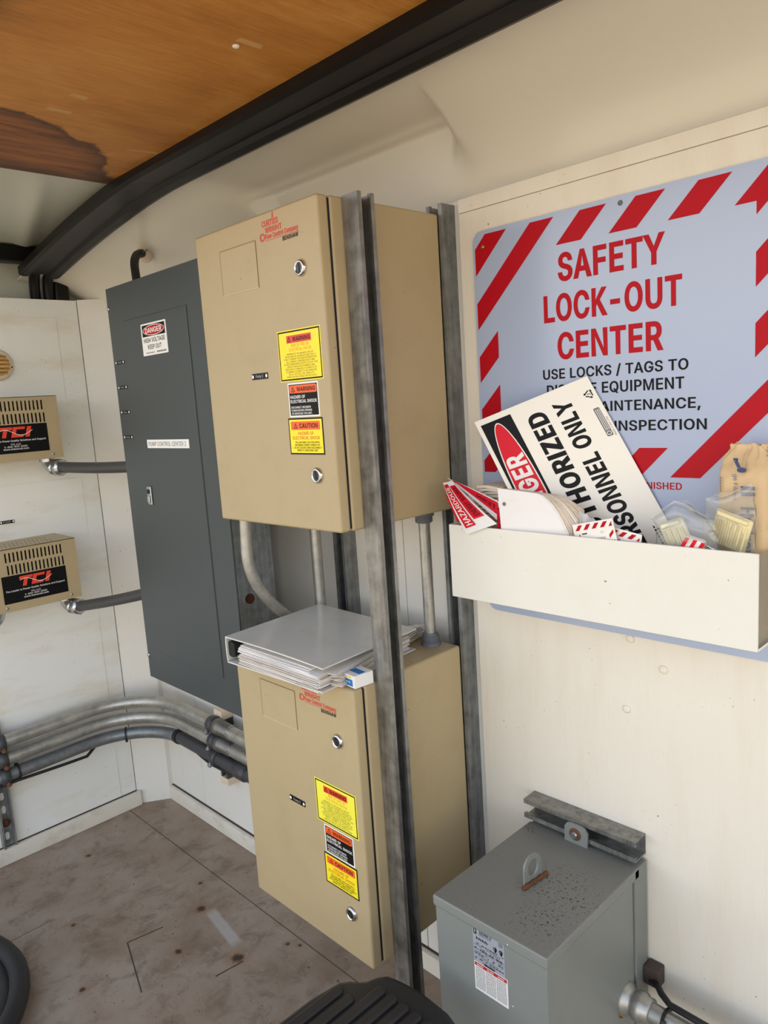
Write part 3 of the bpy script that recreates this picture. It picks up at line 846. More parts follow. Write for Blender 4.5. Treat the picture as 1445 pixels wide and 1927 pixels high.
def cap_point(u, v):
    x = 1.9 + (-1.66 - 1.9) * u
    ztop = 2.075 - drop(x)
    th = v * math.pi / 2
    # plain coved profile
    ya = 0.03 - 0.265 * (1 - math.cos(th)) ** 0.9
    za = 1.855 + (ztop - 1.855) * math.sin(th)
    # boxed-out recess: upright face, then a nearly level soffit
    zc = ztop - 0.040
    if v < 0.5:
        t = v / 0.5
        yb, zb = 0.03 - 0.035 * t, 1.855 + (zc - 1.855) * t
    else:
        t = (v - 0.5) / 0.5
        yb, zb = -0.005 - 0.230 * t, zc + (ztop - zc) * t
    f = max(0.0, 1 - abs(v - 0.5) / 0.07)       # soft inner corner
    yb -= 0.009 * f * f
    zb -= 0.009 * f * f
    edge = 0.050 + 0.10 * (v - 0.6) * (v - 0.6) - 0.03 * (1 - v)
    w = sst(edge + 0.008, edge - 0.012, x) if v > 0.40 else sst(edge + 0.008 + 0.2 * (0.40 - v), edge - 0.012 - 0.25 * (0.40 - v), x)
    w *= sst(-0.74 + 0.20 * max(0, 0.75 - v), -0.60 + 0.14 * max(0, 0.6 - v), x)
    y, z = ya + (yb - ya) * w, za + (zb - za) * w
    # shallow moulded hump where the cable comes through
    d = math.hypot((x + 1.10) / 0.14, (v - 0.62) / 0.26)
    y -= 0.022 * math.exp(-d * d * 1.5)
    # turn inward at the front corner
    k = sst(-1.38, -1.64, x)
    y -= 0.09 * k * (1 - 0.4 * v)
    return (x, y, z)


b = MB()
b.grid(cap_point, 420, 60, M_FIBRE, 0.004)
struct(b.build('wall_right_upper'))
# wood ceiling sheet
b = MB()
b.box(-0.855, 1.9, -0.93, -0.30, 2.062, 2.08, M_WOOD)
struct(b.build('ceiling'))


# pale roof skin over the nose
def nose(u, v):
    x = -0.80 - 0.92 * u
    y = -1.0 + 0.80 * v
    z = 2.082 - 0.045 * u * u
    d = (y + 0.50 - 0.26 * u)
    z -= 0.012 * math.exp(-(d / 0.03) ** 2) * sst(0.0, 0.3, u)
    z += 0.01 * math.sin(3 * u + 4 * v)
    return (x, y, z)


b = MB()
b.grid(nose, 40, 60, M_FIBREG, 0.003)
struct(b.build('ceiling_nose'))


# black roof beam: a lipped channel following the bowed roof
def beam_pt(x, p):
    return (x, p[0], p[1] - drop(x))


prof = [(-0.328, 2.068), (-0.328, 2.046), (-0.318, 2.040), (-0.300, 2.040), (-0.294, 2.049), (-0.240, 2.049), (-0.232, 2.040), (-0.213, 2.036), (-0.200, 2.040), (-0.197, 2.052), (-0.200, 2.085), (-0.30, 2.085)]
b = MB()
nx = 48
vs, fs = [], []
for i in range(nx + 1):
    x = 1.9 + (-1.53 - 1.9) * i / nx
    vs += [beam_pt(x, p) for p in prof]
n = len(prof)
for i in range(nx):
    for k in range(n):
        fs.append([i * n + k, i * n + (k + 1) % n, (i + 1) * n + (k + 1) % n, (i + 1) * n + k])
b.add(vs, fs, M_BLACKP)
b.add(vs[:n], [list(range(n))], M_BLACKP)
b.add(vs[-n:], [list(range(n))[::-1]], M_BLACKP)
struct(b.build('beam_roof'))
b = MB()
b.box(-1.60, 1.9, -0.96, -0.826, 2.040, 2.10, M_BLACKP, 0.006, 2)
struct(b.build('beam_side'))
# cross beam over the end wall and two curved corner posts
b = MB()
b.box(-1.60, -1.545, -1.5, -0.24, 1.990, 2.042, M_BLACKP, 0.006, 2)
struct(b.build('beam_cross'))
for nm, ya, yb, xo in (('pillar_corner', -0.238, -0.262, 0.0), ('pillar_corner_inner', -0.198, -0.222, 0.012)):
    pts = []
    for i in range(13):
        t = i / 12
        a = t * math.pi / 2
        pts.append((-1.535 - 0.110 * math.sin(a) + xo, yb + (ya - yb) * t, 1.985 - 0.02 * (1 - math.cos(a)) - 0.13 * t * t))
    b = MB()
    b.tube(pts, 0.017, M_BLACKP, 10)
    struct(b.build(nm))
b = MB()
b.box(-1.665, -1.612, -0.186, -0.135, 1.80, 1.99, M_BLACKP, 0.01, 2)
struct(b.build('pillar_corner_outer'))
# unseen half-height rear wall, added to darken low faces turned to it
b = MB()
b.box(1.9, 1.92, -0.95, 0.06, 0.0, 0.95, M_WHITE)
struct(b.build('rear_light_block'))
b = MB()
b.box(-1.80, 1.95, 0.062, 0.075, -0.06, 2.16, M_FIBREG)  # unseen outer skin and roof, added to block light leaking in at the corner
b.box(-1.80, 1.95, -1.0, 0.075, 2.12, 2.16, M_FIBREG)
b.box(-1.80, -1.77, -1.5, 0.062, -0.06, 2.12, M_FIBREG)
struct(b.build('shell_light_block'))
# ground outside
b = MB()
b.box(-30, 30, -40, 30, -0.62, -0.60, mat('dry_ground', (150, 138, 118), 0.9))
struct(b.build('ground'))

# ================================================================== STRUT CHANNELS
W = 0.0413


def cprof(t=0.0027, lip=0.0095, ret=0.0075):
    """open side towards +p; p from 0..W, q from 0..W"""
    return [(0, 0), (W, 0), (W, lip), (W - ret, lip), (W - ret, lip - t), (W - t, lip - t), (W - t, t), (t, t), (t, W - t), (W - t, W - t), (W - t, W - lip + t), (W - ret, W - lip + t), (W - ret, W - lip), (W, W - lip), (W, W), (0, W)]


def cap_slots(n0, n1, step, u0):
    out = []
    z = n0
    while z < n1:
        out.append([(u0 + x, z + y) for x, y in rounded(-0.007, -0.014, 0.007, 0.014, 0.0069, 4)])
        z += step
    return out


# front post, open towards +x
t = thing('strut_post', 'tall galvanised channel post standing against the right sides of both tan cabinets', 'strut post', (0.02, -0.285, 0))
b = MB()
b.prism([(0.0015 + p, -0.306 + q) for p, q in cprof()], 'z', 0.0, 1.842, M_GALV)
b.build('channel', t)
b = MB()
b.box(0.003, 0.09, -0.33, -0.24, 0.0, 0.006, M_GALVD, 0.002, 1)
b.build('foot_plate', t)
t = thing('strut_post', 'galvanised channel fixed upright to the wall, between tan cabinets and lock-out board', 'strut post', (-0.01, -0.02, 0))
b = MB()
b.prism([(-0.033 + q, -0.0005 - p) for p, q in cprof()], 'z', 0.055, 1.862, M_GALVD)
b.build('channel', t)
b = MB()
b.box(-0.012, -0.004, -0.034, -0.03, 1.80, 1.816, M_STEEL, 0.001, 1)
b.build('bolt', t)
t = thing('strut_post', 'dark galvanised channel on the wall seen through the gap between the tan cabinets', 'strut post', (-0.39, -0.02, 0))
b = MB()
b.prism([(-0.411 + q, -0.0005 - p) for p, q in cprof()], 'z', 0.055, 1.80, M_GALVD)
b.build('channel', t)

# short horizontal channel above the transformer, open towards the room
t = thing('strut_rail', 'short horizontal galvanised channel bolted to plywood above the grey transformer', 'strut', (0.29, -0.03, 0.61))
b = MB()
zc0 = 0.588
yb0 = -0.0155
b.prism([(yb0 - p, zc0 + q) for p, q in cprof()], 'x', 0.165, 0.415, M_GALV)
b.build('channel', t)
for xx in (0.185, 0.222, 0.34, 0.392):
    b = MB()
    b.lathe((xx, yb0 - 0.003, zc0 + 0.0206), (0, -1, 0), [(0, 0.0075), (0.002, 0.0075), (0.0035, 0.0055), (0.0045, 0.003)], M_STEEL, 16)
    b.build('screw', t)

# vertical slotted channel low on the end wall
t = thing('strut_rail', 'slotted vertical channel with a rusty washer low on the end wall', 'strut', (XE, -0.60, 0.06))
b = MB()
y0, z0, z1 = -0.607, 0.062, 0.50
x0 = XE + 0.0025
holes = cap_slots(0.094, 0.49, 0.0476, y0 + W / 2)
b.holed([(y0, z0), (y0 + W, z0), (y0 + W, z1), (y0, z1)], holes, lambda u, v, h: (x0 + 0.0027 + h, u, v), M_GALVD, 0.0027)
for s_ in (0, 1):
    yy = y0 if s_ == 0 else y0 + W
    sg = 1 if s_ == 0 else -1
    pr = [(0, 0), (0.026, 0), (0.026, 0.0060 * sg), (0.0235, 0.0060 * sg), (0.0235, 0.0027 * sg), (0, 0.0027 * sg)]
    b.prism([(x0 + p, yy + q) for p, q in pr], 'z', z0, z1, M_GALVD)
b.build('channel', t)
b = MB()
b.lathe((x0 + 0.003, y0 + W / 2, 0.142), (1, 0, 0), [(0, 0.015), (0.003, 0.0148), (0.0032, 0.008), (0.006, 0.0075), (0.0065, 0.004)], M_RUST, 18)
b.build('washer', t)
# short channel with cream end caps carrying the conduits on the side wall
CLX = -1.072
t = thing('strut_rail', 'short upright channel with cream plastic end caps holding the three conduits', 'strut', (CLX, -0.02, 0.24))
b = MB()
b.prism([(CLX - W / 2 + q, -0.0005 - p) for p, q in cprof()], 'z', 0.245, 0.478, M_DKPIPE)
b.build('channel', t)
for za, zb in ((0.462, 0.492), (0.229, 0.254)):
    b = MB()
    b.box(CLX - 0.0235, CLX + 0.0235, -0.045, -0.0005, za, zb, M_CAP, 0.002, 2)
    o = b.build('end_cap', t, True)
    o['label'] = 'cream plastic end cap'

# ================================================================== TAN CABINETS
XL, XR = -0.4064, 0.0
YB, YF = -0.0425, -0.3642


def lock(parent, x, z, ang):
    b = MB()
    b.lathe((x, YF, z), (0, -1, 0), [(0, 0.0155), (0.002, 0.0155), (0.006, 0.0135), (0.0075, 0.0105), (0.005, 0.0098), (0.0048, 0.002)], M_CHROME, 28)
    L = Label((x, YF - 0.0048, z), (math.cos(ang), 0, math.sin(ang)), (-math.sin(ang), 0, math.cos(ang)))
    L.oval(0, 0, 0.0096, 0.0096, mat('lock_core', (70, 70, 72), 0.3, 0.9), 0.0002)
    L.rect(-0.0016, -0.0085, 0.0016, 0.0085, M_DARK, 0.0004)
    b.add(L.mb.v, L.mb.f, L.mb.mats[0])
    nfaces = len(L.mb.f)
    b.mi[-1] = b.slot(M_DARK)
    o = b.build('lock', parent)
    o['label'] = 'chrome keyed lock'


def cabinet(z0, z1, label, pump, fade):
    t = thing('control_cabinet', label, 'cabinet', (-0.2, -0.2, z0))
    zt = z1 - z0
    b = MB()
    b.box(XL, XR, -0.334, YB, z0, z1, M_TAN, 0.006, 3)
    b.build('body', t, True)
    b = MB()
    b.box(XL + 0.003, XR - 0.003, -0.341, -0.333, z0 + 0.006, z1 - 0.006, M_DARK)
    b.build('gasket', t)
    b = MB()
    b.box(XL, XR, YF, -0.3375, z0 + 0.001, z1 - 0.001, M_TAN, 0.0055, 3)
    d = b.build('door', t, True)
    zl = lambda k: z1 - k      # distance below the top
    # blanked-off window: a shallow plate, shade and highlight painted along its edges
    L = Label((0, YF, 0))
    g1, g2 = mat('tan_edge_shade', (128, 106, 72), 0.6), mat('tan_edge_highlight', (208, 190, 152), 0.45)
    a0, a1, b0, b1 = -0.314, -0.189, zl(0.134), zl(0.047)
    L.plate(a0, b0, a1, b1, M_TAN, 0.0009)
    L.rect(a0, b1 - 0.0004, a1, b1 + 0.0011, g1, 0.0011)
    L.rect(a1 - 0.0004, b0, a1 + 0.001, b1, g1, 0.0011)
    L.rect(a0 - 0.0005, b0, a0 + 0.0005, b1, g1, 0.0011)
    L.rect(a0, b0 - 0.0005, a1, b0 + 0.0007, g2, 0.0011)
    L.build('blanking_plate', d)
    lock(d, -0.056, zl(0.119), 0.1)
    lock(d, -0.054, zl(0.498), 0.15)
    # maker's lettering
    L = Label((0, YF, -0.010 if fade else -0.003))
    h = 0.0003
    L.text('CURTISS', -0.164, zl(0.0255), -0.113, zl(0.0145), M_REDT, h, 0.055)
    L.text('WRIGHT', -0.155, zl(0.0375), -0.103, zl(0.0275), M_REDT, h, 0.055)
    L.text('Flow Control Company', -0.156, zl(0.0485), -0.055, zl(0.0395), M_REDT, h, 0.055)
    L.rect(-0.156, zl(0.0515), -0.055, zl(0.0505), M_REDT, h)
    L.text('BENSHAW', -0.103, zl(0.060), -0.056, zl(0.0525), M_BLACK, h, 0.055)
    L.poly([(-0.131, zl(0.014)), (-0.127, zl(0.014)), (-0.126, zl(0.003)), (-0.130, zl(0.003))], M_REDT, h)
    L.ring(-0.1645, zl(0.043), 0.0045, 0.0075, M_REDT, h)
    for k in range(3):
        L.rect(-0.173, zl(0.039 + 0.005 * k), -0.169, zl(0.0375 + 0.005 * k), M_REDT, h)
    L.build('lettering', d)
    # nameplate
    L = Label((0, YF, 0))
    L.plate(-0.238, zl(0.309), -0.185, zl(0.297), M_TAG, 0.0016)
    L.oval(-0.2345, zl(0.303), 0.0032, 0.0036, M_WHITEI, 0.0018, 16)
    L.oval(-0.1885, zl(0.303), 0.0032, 0.0036, M_WHITEI, 0.0018, 16)
    L.text(pump, -0.224, zl(0.3055), -0.200, zl(0.3000), mat('nameplate_ink', (190, 190, 186), 0.4), 0.0018, 0.0)
    L.build('nameplate', d)
    # big yellow warning
    ye = M_YELP if fade else M_YEL
    L = Label((0, YF, 0))
    a0, a1, b0, b1 = -0.1445, -0.0155, zl(0.3195), zl(0.224)
    L.plate(a0, b0, a1, b1, ye, 0.0005)
    L.frame(a0 + 0.002, b0 + 0.002, a1 - 0.002, b1 - 0.002, 0.0026, M_BLACK, 0.0006)
    L.rect(-0.1165, b1 - 0.0245, -0.0425, b1 - 0.0105, mat('red_orange_ink', (222, 66, 36), 0.4), 0.0006)
    L.warn(-0.109, b1 - 0.0175, 0.0105, M_BLACK, mat('red_orange_ink', (222, 66, 36)), 0.0007)
    L.text('WARNING', -0.098, b1 - 0.0217, -0.0455, b1 - 0.0135, M_BLACK, 0.0007, 0.045)
    L.lines(['RISK OF FIRE OR', 'ELECTRICAL SHOCK'], -0.110, -0.044, b1 - 0.0262, 0.0078, mat('orange_thin_ink', (226, 140, 40) if not fade else (240, 190, 90), 0.5), 0.0007, 0.0)
    L.lines(['OPENING OF THE BRANCH CIRCUIT', 'DEVICE MAY BE AN INDICATION THAT A', 'FAULT CURRENT HAS BEEN INTERRUPTED.', 'ALL CURRENT CARRYING PARTS AND', 'OTHER COMPONENTS PROTECTED BY THIS', 'DEVICE SHOULD BE EXAMINED AND', 'REPLACED IF DAMAGED. IF BURNOUT OF', 'A CURRENT ELEMENT OF AN OVERLOAD', 'RELAY OCCURS, THE COMPLETE', 'OVERLOAD RELAY MUST BE REPLACED.'], -0.129, -0.029, b1 - 0.0430, 0.0047, M_OLIVE, 0.0007, 0.0)
    L.build('warning_label', d)
    # black label
    L = Label((0, YF, 0))
    a0, a1, b0, b1 = -0.1245, -0.0335, zl(0.387), zl(0.3225)
    L.plate(a0, b0, a1, b1, M_WHITEI, 0.0005)
    L.rect(a0 + 0.003, b0 + 0.003, a1 - 0.003, b1 - 0.003, M_BLACK, 0.0006)
    L.rect(a0 + 0.0045, b1 - 0.0195, a1 - 0.0045, b1 - 0.0045, M_ORG, 0.0007, 0.003)
    L.warn(a0 + 0.0155, b1 - 0.0122, 0.011, M_BLACK, M_ORG, 0.0008)
    L.text('WARNING', a0 + 0.027, b1 - 0.0163, a1 - 0.0085, b1 - 0.008, M_BLACK, 0.0008, 0.045)
    L.lines(['HAZARD OF', 'ELECTRICAL SHOCK'], a0 + 0.006, a1 - 0.006, b1 - 0.0235, 0.0083, M_WHITEI, 0.0008, 0.03, 0.72, 'l')
    L.lines(['DISCONNECT INCOMING', 'POWER BEFORE OPENING', 'OR SERVICING THIS UNIT.'], a0 + 0.007, a1 - 0.022, b1 - 0.0442, 0.0058, M_WHITEI, 0.0008, 0.02, 0.68, 'l')
    L.build('warning_label', d)
    # yellow caution label
    L = Label((0, YF, 0))
    a0, a1, b0, b1 = -0.1315, -0.0280, zl(0.4585), zl(0.389)
    L.plate(a0, b0, a1, b1, M_BLACK, 0.0006)
    L.rect(a0 + 0.0028, b0 + 0.0028, a1 - 0.0028, b1 - 0.0028, M_YEL, 0.0007)
    L.rect(a0 + 0.008, b1 - 0.0225, a1 - 0.008, b1 - 0.0065, M_ORG, 0.0008, 0.002)
    L.warn(a0 + 0.022, b1 - 0.0148, 0.0105, M_BLACK, M_ORG, 0.0009)
    L.text('CAUTION', a0 + 0.034, b1 - 0.019, a1 - 0.015, b1 - 0.0102, M_BLACK, 0.0009, 0.045)
    L.lines(['HAZARD OF', 'ELECTRICAL SHOCK'], a0 + 0.011, a1 - 0.011, b1 - 0.026, 0.0086, mat('orange_text', (214, 92, 24), 0.4), 0.0009, 0.025)
    L.lines(['YELLOW WIRE LIVE EVEN WITH', 'INCOMING POWER TURNED OFF', 'LOCATE SOURCE AND DISCONNECT', 'PRIOR TO SERVICING UNIT.'], a0 + 0.011, a1 - 0.007, b1 - 0.0445, 0.0051, M_BLACK, 0.0009, 0.02)
    L.build('caution_label', d)
    return t


LZ0, LZ1 = 0.326, 0.929
cabinet(1.235, 1.842, 'upper tan steel control cabinet with the Pump 2 nameplate', 'Pump 2', False)
cabinet(LZ0, LZ1, 'lower tan steel control cabinet, Pump 3 nameplate, binder lying on its top', 'Pump 3', True)

# ================================================================== GREY PANELBOARD
t = thing('panelboard', 'tall grey electrical panelboard with danger sticker beside the tan cabinets', 'electrical panel', (-0.7, -0.2, 0.72))
PY = -0.314
b = MB()
b.box(-0.9593, -0.456, PY, -0.309, 0.7235, 1.818, M_GREY, 0.0015, 2)
cov = b.build('cover', t, True)
b = MB()
b.box(-0.935, -0.655, -0.309, -0.060, 0.745, 1.795, M_TUB, 0.002, 1)
tub = b.build('back_box', t, True)
b = MB()
b.lathe((-0.655, -0.149, 0.963), (1, 0, 0), [(0, 0.014), (0.004, 0.014), (0.005, 0.011), (0.007, 0.010)], M_RUST, 18)
o = b.build('knockout', tub)
o['label'] = 'rusty knockout plug'
for zz in (0.80, 1.70):
    b = MB()
    b.box(-0.90, -0.69, -0.060, -0.0005, zz, zz + 0.041, M_GALVD)
    b.build('mounting_bracket', t)
b = MB()
b.box(-0.873, -0.552, PY - 0.0025, PY, 0.812, 1.7235, M_GREY, 0.0012, 1)
d = b.build('door', t, True)
L = Label((0, PY - 0.0003, 0))
gk = mat('grey_shadow_gap', (58, 62, 64), 0.6)
L.frame(-0.8750, 0.810, -0.5500, 1.7255, 0.0018, gk, 0.0003)
L.build('door_gap', t)
b = MB()
b.box(-0.836, -0.815, PY - 0.008, PY - 0.002, 1.238, 1.288, M_STEEL, 0.002, 2)
b.box(-0.831, -0.819, PY - 0.012, PY - 0.008, 1.244, 1.262, M_STEEL, 0.0015, 1)
b.cyl((-0.8255, PY - 0.0075, 1.274), (-0.8255, PY - 0.0095, 1.274), 0.0065, M_DARK, 16)
o = b.build('latch', d)
o['label'] = 'small chrome latch'
YD = PY - 0.0025
L = Label((0, YD, 0))
a0, a1, b0, b1 = -0.778, -0.650, 1.625, 1.704
L.plate(a0, b0, a1, b1, M_WHITEI, 0.0005, 0.002)
L.rect(a0 + 0.006, b1 - 0.0325, a1 - 0.006, b1 - 0.004, M_BLACK, 0.0006)
L.oval((a0 + a1) / 2, b1 - 0.0182, 0.0545, 0.0128, M_WHITEI, 0.0007)
L.oval((a0 + a1) / 2, b1 - 0.0182, 0.0525, 0.0112, M_REDI, 0.0008)
L.text('DANGER', a0 + 0.022, b1 - 0.0245, a1 - 0.022, b1 - 0.0118, M_WHITEI, 0.0009, 0.03)
L.text('HIGH VOLTAGE', a0 + 0.010, b1 - 0.0475, a1 - 0.010, b1 - 0.0365, M_BLACK, 0.0006, 0.03)
L.text('KEEP OUT', a0 + 0.028, b1 - 0.0640, a1 - 0.030, b1 - 0.0530, M_BLACK, 0.0006, 0.03)
for k in range(9):
    L.rect(a0 + 0.016 + 0.005 * k, b1 - 0.0742, a0 + 0.0195 + 0.005 * k, b1 - 0.0712, M_GREYT, 0.0006)
for k in range(8):
    L.rect(a0 + 0.072 + 0.006 * k, b1 - 0.0745, a0 + 0.077 + 0.006 * k, b1 - 0.0705, M_GREYT, 0.0006)
L.build('danger_label', d)
L = Label((0, YD, 0))
L.plate(-0.812, 1.390, -0.598, 1.412, M_WHITEI, 0.0006)
L.text('PUMP CONTROL CENTER 2', -0.803, 1.3955, -0.612, 1.4065, M_GREYT, 0.0008, 0.01)
L.build('name_label', d)
for zz in (1.620, 1.5535, 1.4865, 1.4185):
    L = Label((0, PY, 0))
    L.plate(-0.945, zz - 0.0035, -0.896, zz + 0.0055, M_TAG, 0.0014)
    L.oval(-0.942, zz + 0.001, 0.003, 0.0032, M_WHITEI, 0.0016, 14)
    L.oval(-0.899, zz + 0.001, 0.003, 0.0032, M_WHITEI, 0.0016, 14)
    L.text('Pump', -0.931, zz - 0.0008, -0.911, zz + 0.003, mat('nameplate_ink', (190, 190, 186)), 0.0016, 0.0)
    L.build('nameplate', cov)
for xx, zz in ((-0.9525, 1.765), (-0.463, 1.765), (-0.9525, 0.790), (-0.463, 0.79)):
    b = MB()
    b.lathe((xx, PY, zz), (0, -1, 0), [(0, 0.006), (0.002, 0.006), (0.0035, 0.004)], M_STEEL, 14)
    b.build('screw', cov)

# cable through the cap above the panelboard
t = thing('power_cable', 'black cable in a white grommet dropping behind the grey panelboard', 'cable', (-1.16, -0.1, 1.94))
b = MB()
cpt = [(-1.18, -0.055, 1.968), (-1.165, -0.085, 1.967), (-1.145, -0.115, 1.955), (-1.115, -0.14, 1.925), (-1.085, -0.155, 1.88), (-1.07, -0.16, 1.81), (-1.07, -0.16, 1.70)]
pts = []
for i in range(len(cpt) - 1):
    for k in range(6):
        p0 = Vector(cpt[max(i - 1, 0)]); p1 = Vector(cpt[i]); p2 = Vector(cpt[i + 1]); p3 = Vector(cpt[min(i + 2, len(cpt) - 1)])
        s = k / 6
        pts.append(0.5 * ((2 * p1) + (p2 - p0) * s + (2 * p0 - 5 * p1 + 4 * p2 - p3) * s * s + (3 * p1 - p0 - 3 * p2 + p3) * s ** 3))
b.tube(pts, 0.0125, M_RUBBER, 12)
b.build('cable', t)
b = MB()
b.lathe((-1.178, -0.065, 1.968), (0.45, -0.85, -0.1), [(0, 0.026), (0.018, 0.024), (0.024, 0.017)], M_CAP, 18)
b.build('grommet', t)
b = MB()
b.box(-1.15, -1.115, -0.095, -0.091, 1.965, 1.969, M_GREYT, 0.001, 1)
b.build('cable_tie', t)

# ================================================================== FILTER BOXES ON THE END WALL
def tci(z0, label):
    y0, y1, xf = -0.585, -0.302, -1.42
    z1 = z0 + 0.198
    t = thing('line_reactor', label, 'electrical box', (XE + 0.003, -0.44, z0), 'tan vented boxes on the end wall')
    b = MB()
    xb = XE + 0.0035
    # front with two rows of slots
    hs = []
    for row in (0.0275, 0.0665):
        for k in range(15):
            yc = -0.5205 + 0.0121 * k
            hs.append([(yc + a, z1 - row + c) for a, c in rounded(-0.0026, -0.0155, 0.0026, 0.0155, 0.0025, 2)])
    for h in hs[15:]:
        for i, (a, c) in enumerate(h):
            h[i] = (a + 0.003, c)
    b.holed(rounded(y0, z0, y1, z1, 0.003, 2), hs, lambda u, v, h: (xf + h, u, v), M_TAN, 0.0018)
    # top with three staggered rows
    ht = []
    for r in range(4):
        for k in range(17):
            yc = -0.565 + 0.0125 * k + (0.006 if r % 2 else 0)
            xc = xf - 0.035 - 0.026 * r
            ht.append([(yc + a, xc + c) for a, c in rounded(-0.0022, -0.009, 0.0022, 0.009, 0.0021, 2)])
    b.holed([(y0, xb), (y1, xb), (y1, xf), (y0, xf)], ht, lambda u, v, h: (v, u, z1 + h), M_TAN, 0.0018)
    b.box(xb, xf - 0.0003, y1 - 0.0018, y1, z0, z1, M_TAN)
    b.box(xb, xf - 0.0003, y0, y0 + 0.0018, z0, z1, M_TAN)
    b.box(xb, xf - 0.0003, y0, y1, z0, z0 + 0.0018, M_TAN)
    b.build('body', t)
    b = MB()
    b.box(xb, xf - 0.03, y0 + 0.004, y1 - 0.004, z0 + 0.004, z1 - 0.03, M_DARK)  # dark box added inside, standing in for the shade behind the slots
    b.build('slot_shade_box', t)
    L = Label((xf, 0, 0), (0, 1, 0), (0, 0, 1))
    a0, a1, b0, b1 = -0.541, -0.343, z0 + 0.026, z0 + 0.1135
    L.plate(a0, b0, a1, b1, M_BLACK, 0.0005)
    rd = mat('logo_red', (232, 66, 40), 0.4)
    c = -0.442
    s_ = 0.006
    h = 0.0007

    def slant(pts):
        return [(p + (q - (b1 - 0.03)) * 0.28, q) for p, q in pts]
    zt, zb = b1 - 0.007, b1 - 0.039
    L.poly(slant([(c - 0.052, zt), (c - 0.012, zt), (c - 0.012, zt - 0.009), (c - 0.052, zt - 0.009)]), rd, h)
    L.poly(slant([(c - 0.037, zt - 0.009), (c - 0.025, zt - 0.009), (c - 0.025, zb), (c - 0.037, zb)]), rd, h)
    L.poly(slant([(c - 0.010, zt), (c + 0.026, zt), (c + 0.026, zt - 0.008), (c + 0.002, zt - 0.008)]), rd, h)
    L.poly(slant([(c - 0.010, zt), (c + 0.002, zt - 0.008), (c + 0.002, zb + 0.008), (c - 0.010, zb)]), rd, h)
    L.poly(slant([(c - 0.010, zb), (c + 0.002, zb + 0.008), (c + 0.026, zb + 0.008), (c + 0.026, zb)]), rd, h)
    L.poly(slant([(c + 0.032, zt), (c + 0.045, zt), (c + 0.045, zb), (c + 0.032, zb)]), rd, h)
    # sine wave across the letters
    N = 40
    wv = [(c - 0.045 + 0.098 * i / N, b1 - 0.024 + 0.009 * math.sin(2 * math.pi * (i / N) * 1.0 + 0.6)) for i in range(N + 1)]
    for i in range(N):
        L.poly([(wv[i][0], wv[i][1] - 0.0009), (wv[i + 1][0], wv[i + 1][1] - 0.0009), (wv[i + 1][0], wv[i + 1][1] + 0.0009), (wv[i][0], wv[i][1] + 0.0009)], M_WHITEI, h + 0.0001)
    L.text('The Leader in Power Quality Solutions and Support', a0 + 0.008, b1 - 0.0515, a1 - 0.008, b1 - 0.0460, M_WHITEI, h, 0.02)
    L.text('TCI, LLC', c - 0.017, b1 - 0.0625, c + 0.013, b1 - 0.0575, M_WHITEI, h, 0.02)
    L.text('1-800-824-8282', c - 0.036, b1 - 0.0695, c + 0.032, b1 - 0.0645, M_WHITEI, h, 0.02)
    L.text('www.transcoil.com', c - 0.040, b1 - 0.0770, c + 0.036, b1 - 0.0715, M_WHITEI, h, 0.02)
    L.build('brand_label', t)
    for yy in (-0.334, -0.535):
        b = MB()
        b.lathe((xf, yy, z0 + 0.013), (1, 0, 0), [(0, 0.0048), (0.002, 0.0045), (0.003, 0.0025)], M_STEEL, 14)
        b.build('screw', t)
    return t


tci(0.8945, 'lower tan vented box on the end wall, black logo label')
tci(1.3590, 'upper tan vented box on the end wall under the round light')

# liquid-tight conduits from the boxes to the panelboard
def liquid(z, label, zend):
    t = thing('flexible_conduit', label, 'conduit', (-1.25, -0.22, z - 0.03), 'dark conduits running to the grey panelboard')
    ey, ex = -0.335, -1.475
    zc = z - 0.032
    b = MB()
    # elbow: down out of the box, then along the wall
    dirx = Vector((0.52, 0.15, 0)).normalized()
    c0 = Vector((ex, ey, z))
    pts = [c0 + Vector((0, 0, -0.0005)), c0 + Vector((0, 0, -0.006))]
    R = 0.026
    for i in range(1, 9):
        a = math.radians(90 * i / 8)
        pts.append(c0 + Vector((0, 0, -0.006)) + Vector((0, 0, -1)) * (R * math.sin(a)) + dirx * (R * (1 - math.cos(a))))
    b.tube(pts, 0.0205, M_STEEL, 16)
    e = pts[-1]
    b.lathe(e - dirx * 0.003, dirx, [(0, 0.0205), (0.004, 0.0265), (0.014, 0.0265), (0.016, 0.0235), (0.020, 0.0235), (0.022, 0.0275), (0.044, 0.0275), (0.048, 0.022)], M_STEEL, 8)
    b.lathe(c0 + Vector((0, 0, -0.012)), (0, 0, 1), [(0, 0.026), (0.010, 0.026)], M_STEEL, 8)
    o = b.build('elbow_fitting', t)
    o['label'] = 'bright zinc elbow fitting'
    b = MB()
    s = e + dirx * 0.035
    f = Vector((-0.9385, -0.19, zend))
    pts = [s + (f - s) * (i / 16) + Vector((0, 0, -0.006 * math.sin(math.pi * i / 16))) for i in range(17)]
    b.tube(pts, 0.0175, M_FLEX, 16)
    b.build('jacket', t)


liquid(0.8945, 'dark conduit with zinc elbow leaving the lower vented box', 0.9765)
liquid(1.3590, 'dark conduit with zinc elbow leaving the upper vented box', 1.333)
